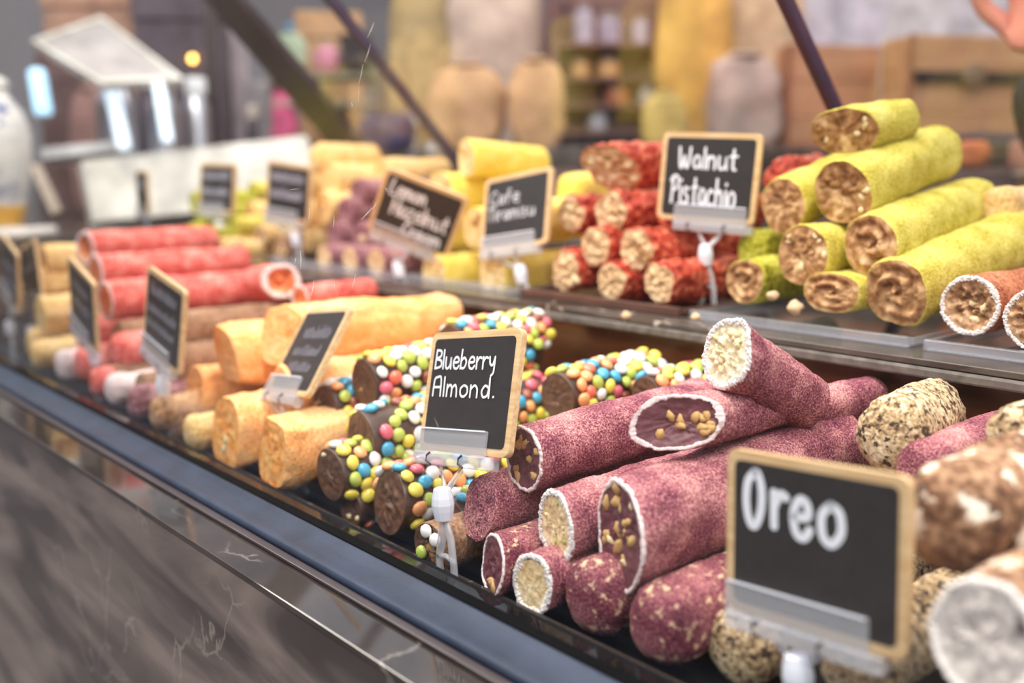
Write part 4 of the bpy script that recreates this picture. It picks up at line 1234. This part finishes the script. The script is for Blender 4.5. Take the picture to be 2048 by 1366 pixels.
jar('tall steel jar under the tray lid', (200, 140, 280, 305), 2.22, (170, 165, 170), mat=STEEL)
jar('steel jar between two glowing reflection streaks', (296, 158, 362, 300), 2.25, (170, 165, 170), mat=STEEL)
jar('narrow steel jar left of the dark post', (370, 160, 424, 295), 2.4, (150, 142, 146), (235, 238, 245), mat=STEEL)  # bright white lid colour stands in for a reflected glint
carton('dark brown basket box left of the steel jars', (88, 110, 200, 292), 2.5, (104, 78, 76), 8)
sack('dusky pink bag before the dark basket box', (140, 170, 226, 270), 2.4, (168, 128, 120), seed=3, name='goods_bag', cat='bag')
carton('orange-tan box on the top shelf above the tray lid', (80, -70, 280, 66), 2.7, (206, 160, 134), -6)
carton('dark grey case above the steel jars', (268, -40, 440, 84), 2.6, (92, 82, 90), 5)
pp_ = atd((432, 300), 2.5); pp_.z = .1105
post = empty('dark_post', stand(pp_)); tag(post, 'dark upright post right of the steel jars', 'post')
mobj('post_shaft', box_me('post_shaft', -.012, .012, -.012, .012, 0, .52, .003), M['dark_metal'], post)
mobj('post_foot', box_me('post_foot', -.022, .022, -.02, .02, -.01, -.0005, .003), M['dark_metal'], post)
carton('tall pale pinkish box right of the dark post', (438, 40, 496, 282), 2.85, (206, 190, 196), depth=.4)
carton('light grey carton behind the end of the white panel', (498, 165, 566, 282), 2.85, (184, 176, 180), depth=.4)
sack('fuchsia bag beside the thick dark strut', (534, 180, 592, 232), 2.7, (214, 96, 136), seed=5, name='goods_bag', cat='bag')
jar('slim dark bottle before the light grey carton', (492, 212, 520, 275), 2.5, (66, 58, 66), name='bottle', cat='bottle')
RK = stand(Vector((atd((660, 300), 2.75).x, atd((660, 300), 2.75).y, .2505)), 0)
rk = empty('goods_rack', RK); tag(rk, 'greenish grey open rack right of the thick strut', 'shelf')
def rl(py): return atd((660, py), 2.75).z - .2505
for py in (152, 206):
    mobj('shelf', box_me('shelf', -.14, .14, -.06, .08, rl(py) - .014, rl(py) - .0005, .002), bm_col((156, 148, 130)), rk)
for sx_ in (-.147, .147):
    mobj('upright', box_me('upright', sx_ - .006, sx_ + .006, -.06, .08, 0, rl(140), .002), bm_col((120, 110, 104)), rk)
def rack_pt(px_, py, dy=.0): return RK @ Vector(((px_ - 660) * 2.75 / FPX, dy, rl(py)))
carton('tan carton behind the greenish rack', (598, 30, 724, 205), 3.05, (206, 164, 122), 6)
pb = empty('goods_bag', stand(rack_pt(588, 152))); tag(pb, 'pastel blue and lime bag on the upper board of the rack', 'bag')
mobj('body', lathe_me('body', [(.024, 0), (.040, .006), (.046, .04), (.044, .08), (.028, .105), (.010, .112)], 20), bm_col((186, 206, 176)), pb, True)
mobj('tie', lathe_me('tie', [(.012, .1125), (.018, .13), (.006, .135)], 16), bm_col((120, 170, 206)), pb, True)
bs = empty('pink_ball', stand(rack_pt(660, 152))); tag(bs, 'pink ball on the upper board of the rack', 'ball')
mobj('ball_skin', lathe_me('ball_skin', [(.004, 0)] + [(  .038 * math.sin(math.pi * k / 12),   .038 -   .038 * math.cos(math.pi * k / 12)) for k in range(1, 12)] + [(.004, .076)], 24), bm_col((240, 150, 176), .3), bs, True)
mobj('valve', lathe_me('valve', [(.006, .0762), (.006, .082), (.003, .084)], 12), bm_col((240, 226, 226), .3), bs, True)
kb = empty('carton', stand(rack_pt(716, 152))); tag(kb, 'small black box on the right of the rack', 'box')
mobj('body', box_me('body', -.036, .036, -.03, .03, 0, .08, .002), bm_col((50, 40, 46)), kb)
mobj('lid', box_me('lid', -.038, .038, -.032, .032, .0802, .104, .002), bm_col((60, 48, 54)), kb)
sack('brown bag under the greenish shelf board', (640, 220, 716, 296), 2.74, (168, 116, 78), seed=7, name='goods_bag', cat='bag', depth=.35)
sack('navy blue bag low behind the peach rolls', (716, 226, 834, 322), 2.3, (70, 66, 100), seed=8, name='goods_bag', cat='bag')
jar('pale blue jar right of the navy bag', (800, 222, 836, 268), 2.3, (214, 222, 232))
jar('bluish white jar left of the topmost lemon roll', (850, 284, 918, 340), 2.32, (206, 216, 226))
sack('olive tan sack behind the lemon rolls', (776, -60, 906, 300), 2.4, (182, 158, 112), seed=9)
sack('large pale beige sack in the middle of the background', (884, -120, 1086, 215), 2.75, (214, 190, 174), seed=10, depth=.35)
sack('tan sack low in front of the pale beige one', (856, 130, 1012, 318), 2.25, (206, 166, 124), seed=11)
sack('golden tan sack beside the low tan one', (1016, 120, 1126, 312), 2.25, (204, 164, 120), seed=12)
SU = stand(Vector((atd((1223, 300), 2.75).x, atd((1223, 300), 2.75).y, .2505)), 4)
su = empty('shelf_unit', SU); tag(su, 'tall dark reddish shelf unit behind the pomegranate pile', 'shelf')
M['su'] = wood_mat('shelf_wood', rgb(104, 70, 66), rgb(140, 100, 92), .5, 3.0)
def lvl(py, t=2.75): return atd((1223, py), t).z - .2505
mobj('back_board', box_me('back_board', -.16, .16, .06, .075, 0, .46), M['su'], su)
for s_ in (-1, 1):
    mobj('side_board', box_me('side_board', s_ * .168 - .0075, s_ * .168 + .0075, -.07, .075, 0, .46), M['su'], su)
for py in (96, 160, 212, 262):
    mobj('shelf', box_me('shelf', -.16, .16, -.07, .0595, lvl(py) - .010, lvl(py) - .0005), M['su'], su)
def on_shelf(label, x0, x1, y0, py, c, name='jar', cat='jar'):
    # stands on a board of the shelf unit
    k = 2.75 / FPX
    lx = ((x0 + x1) / 2 - 1223) * k
    root = empty(name, SU @ Matrix.Translation((lx, -.02, lvl(py)))); tag(root, label, cat)
    r_, h_ = (x1 - x0) / 2 * k, (py - y0) * k
    mobj('body', lathe_me('body', [(r_ * a_, h_ * b_) for a_, b_ in [(.86, 0), (.98, .02), (1, .08), (1, .66), (.93, .74), (.60, .84), (.58, .87)]], 24), bm_col(c, .15), root, True)
    mobj('lid', lathe_me('lid', [(r_ * .64, h_ * .872), (r_ * .66, h_ * .89), (r_ * .66, h_ * .98), (r_ * .6, h_)], 24), bm_col((170, 160, 150), .3), root, True)
on_shelf('lavender bottle on the left of the top shelf', 1142, 1182, 20, 96, (186, 178, 200), 'bottle', 'bottle')
on_shelf('lavender bottle in the middle of the top shelf', 1190, 1236, 38, 96, (178, 162, 180), 'bottle', 'bottle')
on_shelf('lavender bottle on the right of the top shelf', 1258, 1290, 44, 96, (192, 180, 196), 'bottle', 'bottle')
on_shelf('amber jar on the left of the second shelf', 1136, 1176, 124, 160, (206, 160, 110))
on_shelf('amber jar on the right of the second shelf', 1190, 1236, 122, 160, (214, 166, 112))
on_shelf('orange jar on the third shelf', 1206, 1258, 170, 212, (176, 110, 76))
on_shelf('pale jar at the right of the third shelf', 1272, 1304, 168, 212, (206, 196, 196))
on_shelf('pale jar on the lowest shelf', 1172, 1212, 222, 262, (176, 178, 186))
sack('mustard yellow sack behind the walnut pistachio sign', (1312, -100, 1462, 262), 2.5, (220, 172, 92), seed=13)
sack('small olive yellow sack left of the walnut pistachio sign', (1278, 186, 1372, 312), 2.1, (196, 170, 104), seed=14)
sack('sandy sack left of the thin slanting strut', (1438, -90, 1600, 160), 2.7, (214, 184, 150), seed=15)
sack('grey tan bag low left of the thin slanting strut', (1404, 110, 1560, 290), 2.35, (178, 156, 146), seed=16, name='goods_bag', cat='bag')
quad_slab('pale_board', 'pale lilac grey board above the brown crates', 'board', [((1500, -90), 3.1), ((2100, -130), 3.1), ((2100, 270), 3.1), ((1500, 290), 3.1)], .05, (196, 188, 198))
def crate(label, rect, t, yaw, strap):
    base, w_, h_ = grounded(rect, t, True)
    root = empty('wooden_crate', stand(base, yaw)); tag(root, label, 'crate', 'brown wooden crates')
    cw = M['crate_wood']
    n = 3
    for i in range(n):
        mobj('plank', box_me('plank', -w_ / 2, w_ / 2, 0, .012, h_ * i / n + .0008, h_ * (i + 1) / n - .0008, .002), cw, root)
    mobj('crate_body', box_me('crate_body', -w_ / 2 + .002, w_ / 2 - .002, .013, w_ * .35, .001, h_ - .001, .002), cw, root)
    mobj('edge_post', box_me('edge_post', -w_ / 2 - .008, -w_ / 2 + .006, -.006, -.0005, 0, h_, .002), M['crate_dark'], root)
    mobj('bottom_rail', box_me('bottom_rail', -w_ / 2 + .007, w_ / 2, -.006, -.0005, 0, h_ * .1, .002), M['crate_dark'], root)
    if strap:
        z_ = h_ * .64
        st_ = mobj('strap', box_me('strap', -w_ / 2 + .008, w_ * .30, -.012, -.0008, z_ - .014, z_ + .014, .002), bm_col((44, 34, 36)), root)
        mobj('latch', lathe_me('latch', [(.001, 0), (.026, .001), (.030, .008), (.018, .016), (.006, .018)], 18), bm_col((120, 96, 78), .3), st_, False,
             Matrix.Translation((-w_ * .115, -.013, z_ + .002)) @ Matrix.Rotation(math.pi / 2, 4, 'X'))
    return root
M['crate_wood'] = wood_mat('crate_wood', rgb(168, 118, 84), rgb(198, 150, 112), .6, 4.0, (1, 4, 10))
M['crate_dark'] = wood_mat('crate_dark_wood', rgb(126, 74, 52), rgb(156, 98, 70), .5, 4.0)
crate('plain brown wooden crate right of the thin slanting strut', (1566, 96, 1758, 292), 2.38, 9, False)
crate('brown wooden crate closed with a black strap and latch', (1800, 78, 2130, 262), 2.3, 9, True)
sack('orange bag low behind the end of the pistachio rolls', (1900, 340, 1972, 424), 1.5, (176, 104, 66), seed=17, name='goods_bag', cat='bag')
sack('dark bag behind the biggest pistachio roll', (1884, 268, 2030, 420), 1.75, (76, 64, 74), seed=18, name='goods_bag', cat='bag')
jar('pinkish jar lid at the right edge above the rolls', (2010, 352, 2080, 440), 1.5, (160, 118, 104))

# ------------------------------------------------------------------ person behind the case, mostly outside the frame
def skin_mesh(name, verts, edges, radii, mat, parent, sub=2, root_i=0):
    me = bpy.data.meshes.new(name)
    me.from_pydata([tuple(v) for v in verts], edges, [])
    o = bpy.data.objects.new(name, me); COL.objects.link(o)
    o.parent = parent
    me.materials.append(mat)
    md = o.modifiers.new('skin', 'SKIN')
    md.use_smooth_shade = True
    sv = me.skin_vertices[0].data
    for i, r_ in enumerate(radii):
        sv[i].radius = r_ if isinstance(r_, tuple) else (r_, r_)
        sv[i].use_root = (i == root_i)
    sb = o.modifiers.new('sub', 'SUBSURF'); sb.levels = sub; sb.render_levels = sub
    return o
M['cloth'] = plain('black_cloth', rgb(34, 32, 38), .9, .2, var=.3, scale=30)
M['skin'] = plain('skin', rgb(206, 132, 116), .5, var=.08, scale=20)
M['hair'] = plain('dark_hair', rgb(42, 32, 28), .5, var=.3, scale=60)
pc = Vector((-.20, .90, -.951))
pr = empty('person', Matrix.Translation(pc)); tag(pr, 'person in black clothes behind the case at the right edge, one hand raised', 'person')
el = aty((2105, 330), .86) - pc
wr = aty((2088, 130), .84) - pc
hd_ = aty((2072, 60), .83) - pc
V = [(0, 0, .95), (0, 0, 1.12), (0, .0, 1.30), (0, 0, 1.43), (-.17, 0, 1.40), tuple(el), tuple(wr), (.17, 0, 1.40), (.24, .0, 1.14), (.24, -.06, .90),
     (-.09, 0, .90), (-.10, -.01, .50), (-.10, .02, .09), (-.10, -.10, .035), (.09, 0, .90), (.10, -.01, .50), (.10, .02, .09), (.10, -.10, .035)]
E_ = [(0, 1), (1, 2), (2, 3), (2, 4), (4, 5), (5, 6), (2, 7), (7, 8), (8, 9), (0, 10), (10, 11), (11, 12), (12, 13), (0, 14), (14, 15), (15, 16), (16, 17)]
RD = [(.15, .10), (.13, .09), (.15, .10), .055, .06, .046, .034, .06, .046, .032, .085, .058, .04, .04, .085, .058, .04, .04]
skin_mesh('body', V, E_, RD, M['cloth'], pr)
# head
hm = lathe_me('head', [(.030, 1.44), (.045, 1.455), (.056, 1.48), (.066, 1.51), (.074, 1.55), (.077, 1.59), (.070, 1.63), (.050, 1.66), (.015, 1.672)], 28)
head = mobj('head', hm, M['skin'], pr, True)
mobj('neck', tube_me('neck', [(0, .01, 1.40), (0, .01, 1.47)], [.05, .046], 16), M['skin'], pr, True)
mobj('nose', tube_me('nose', [(0, -.068, 1.575), (0, -.086, 1.545), (0, -.074, 1.535)], [.007, .012, .009], 8), M['skin'], head, True)
mobj('mouth', tube_me('mouth', [(-.02, -.064, 1.505), (0, -.070, 1.504), (.02, -.064, 1.505)], [.003, .005, .003], 8), bm_col((170, 90, 86)), head, True)
for s_ in (-1, 1):
    mobj('ear', tube_me('ear', [(s_ * .075, .0, 1.585), (s_ * .083, .006, 1.565), (s_ * .076, .004, 1.540)], [.008, .012, .007], 8), M['skin'], head, True)
    mobj('eye', lathe_me('eye', [(.001, -.008), (.007, -.004), (.008, 0), (.007, .004), (.001, .008)], 12), bm_col((60, 44, 40), .2), head, True, Matrix.Translation((s_ * .028, -.066, 1.567)))
mobj('hair', lathe_me('hair', [(.080, 1.575), (.083, 1.60), (.076, 1.645), (.054, 1.676), (.012, 1.686)], 28), M['hair'], pr, True, Matrix.Translation((0, .014, 0)))
# raised hand: palm and five bent fingers
def hand(parent, w_, h_, toward, spread):
    ax = (h_ - w_).normalized()
    sd = ax.cross(toward).normalized()
    fr = sd.cross(ax)
    V = [w_, w_ + ax * .035, w_ + ax * .075]
    E2 = [(0, 1), (1, 2)]
    R2 = [(.022, .018), (.036, .015), (.038, .013)]
    for i, (off, ln) in enumerate(((-.030, .058), (-.010, .070), (.010, .066), (.029, .050))):
        b0 = len(V)
        p0 = w_ + ax * .082 + sd * off
        V += [p0, p0 + ax * ln * .45 + fr * .010, p0 + ax * ln * .75 + fr * .030, p0 + ax * ln * .85 + fr * .046]
        E2 += [(2, b0), (b0, b0 + 1), (b0 + 1, b0 + 2), (b0 + 2, b0 + 3)]
        R2 += [.009, .0088, .008, .0065]
    b0 = len(V)
    p0 = w_ + ax * .030 - sd * .030
    V += [p0, p0 + ax * .026 - sd * .022 + fr * .012, p0 + ax * .052 - sd * .026 + fr * .022]
    E2 += [(1, b0), (b0, b0 + 1), (b0 + 1, b0 + 2)]
    R2 += [.012, .010, .008]
    return skin_mesh('hand', V, E2, R2, M['skin'], parent)
hand(pr, wr + Vector((-.004, 0, .012)), hd_ + Vector((0, 0, .03)), Vector((0, -1, 0)), 1)
hand(pr, Vector((.24, -.065, .885)), Vector((.24, -.075, .80)), Vector((0, -1, 0)), 1)
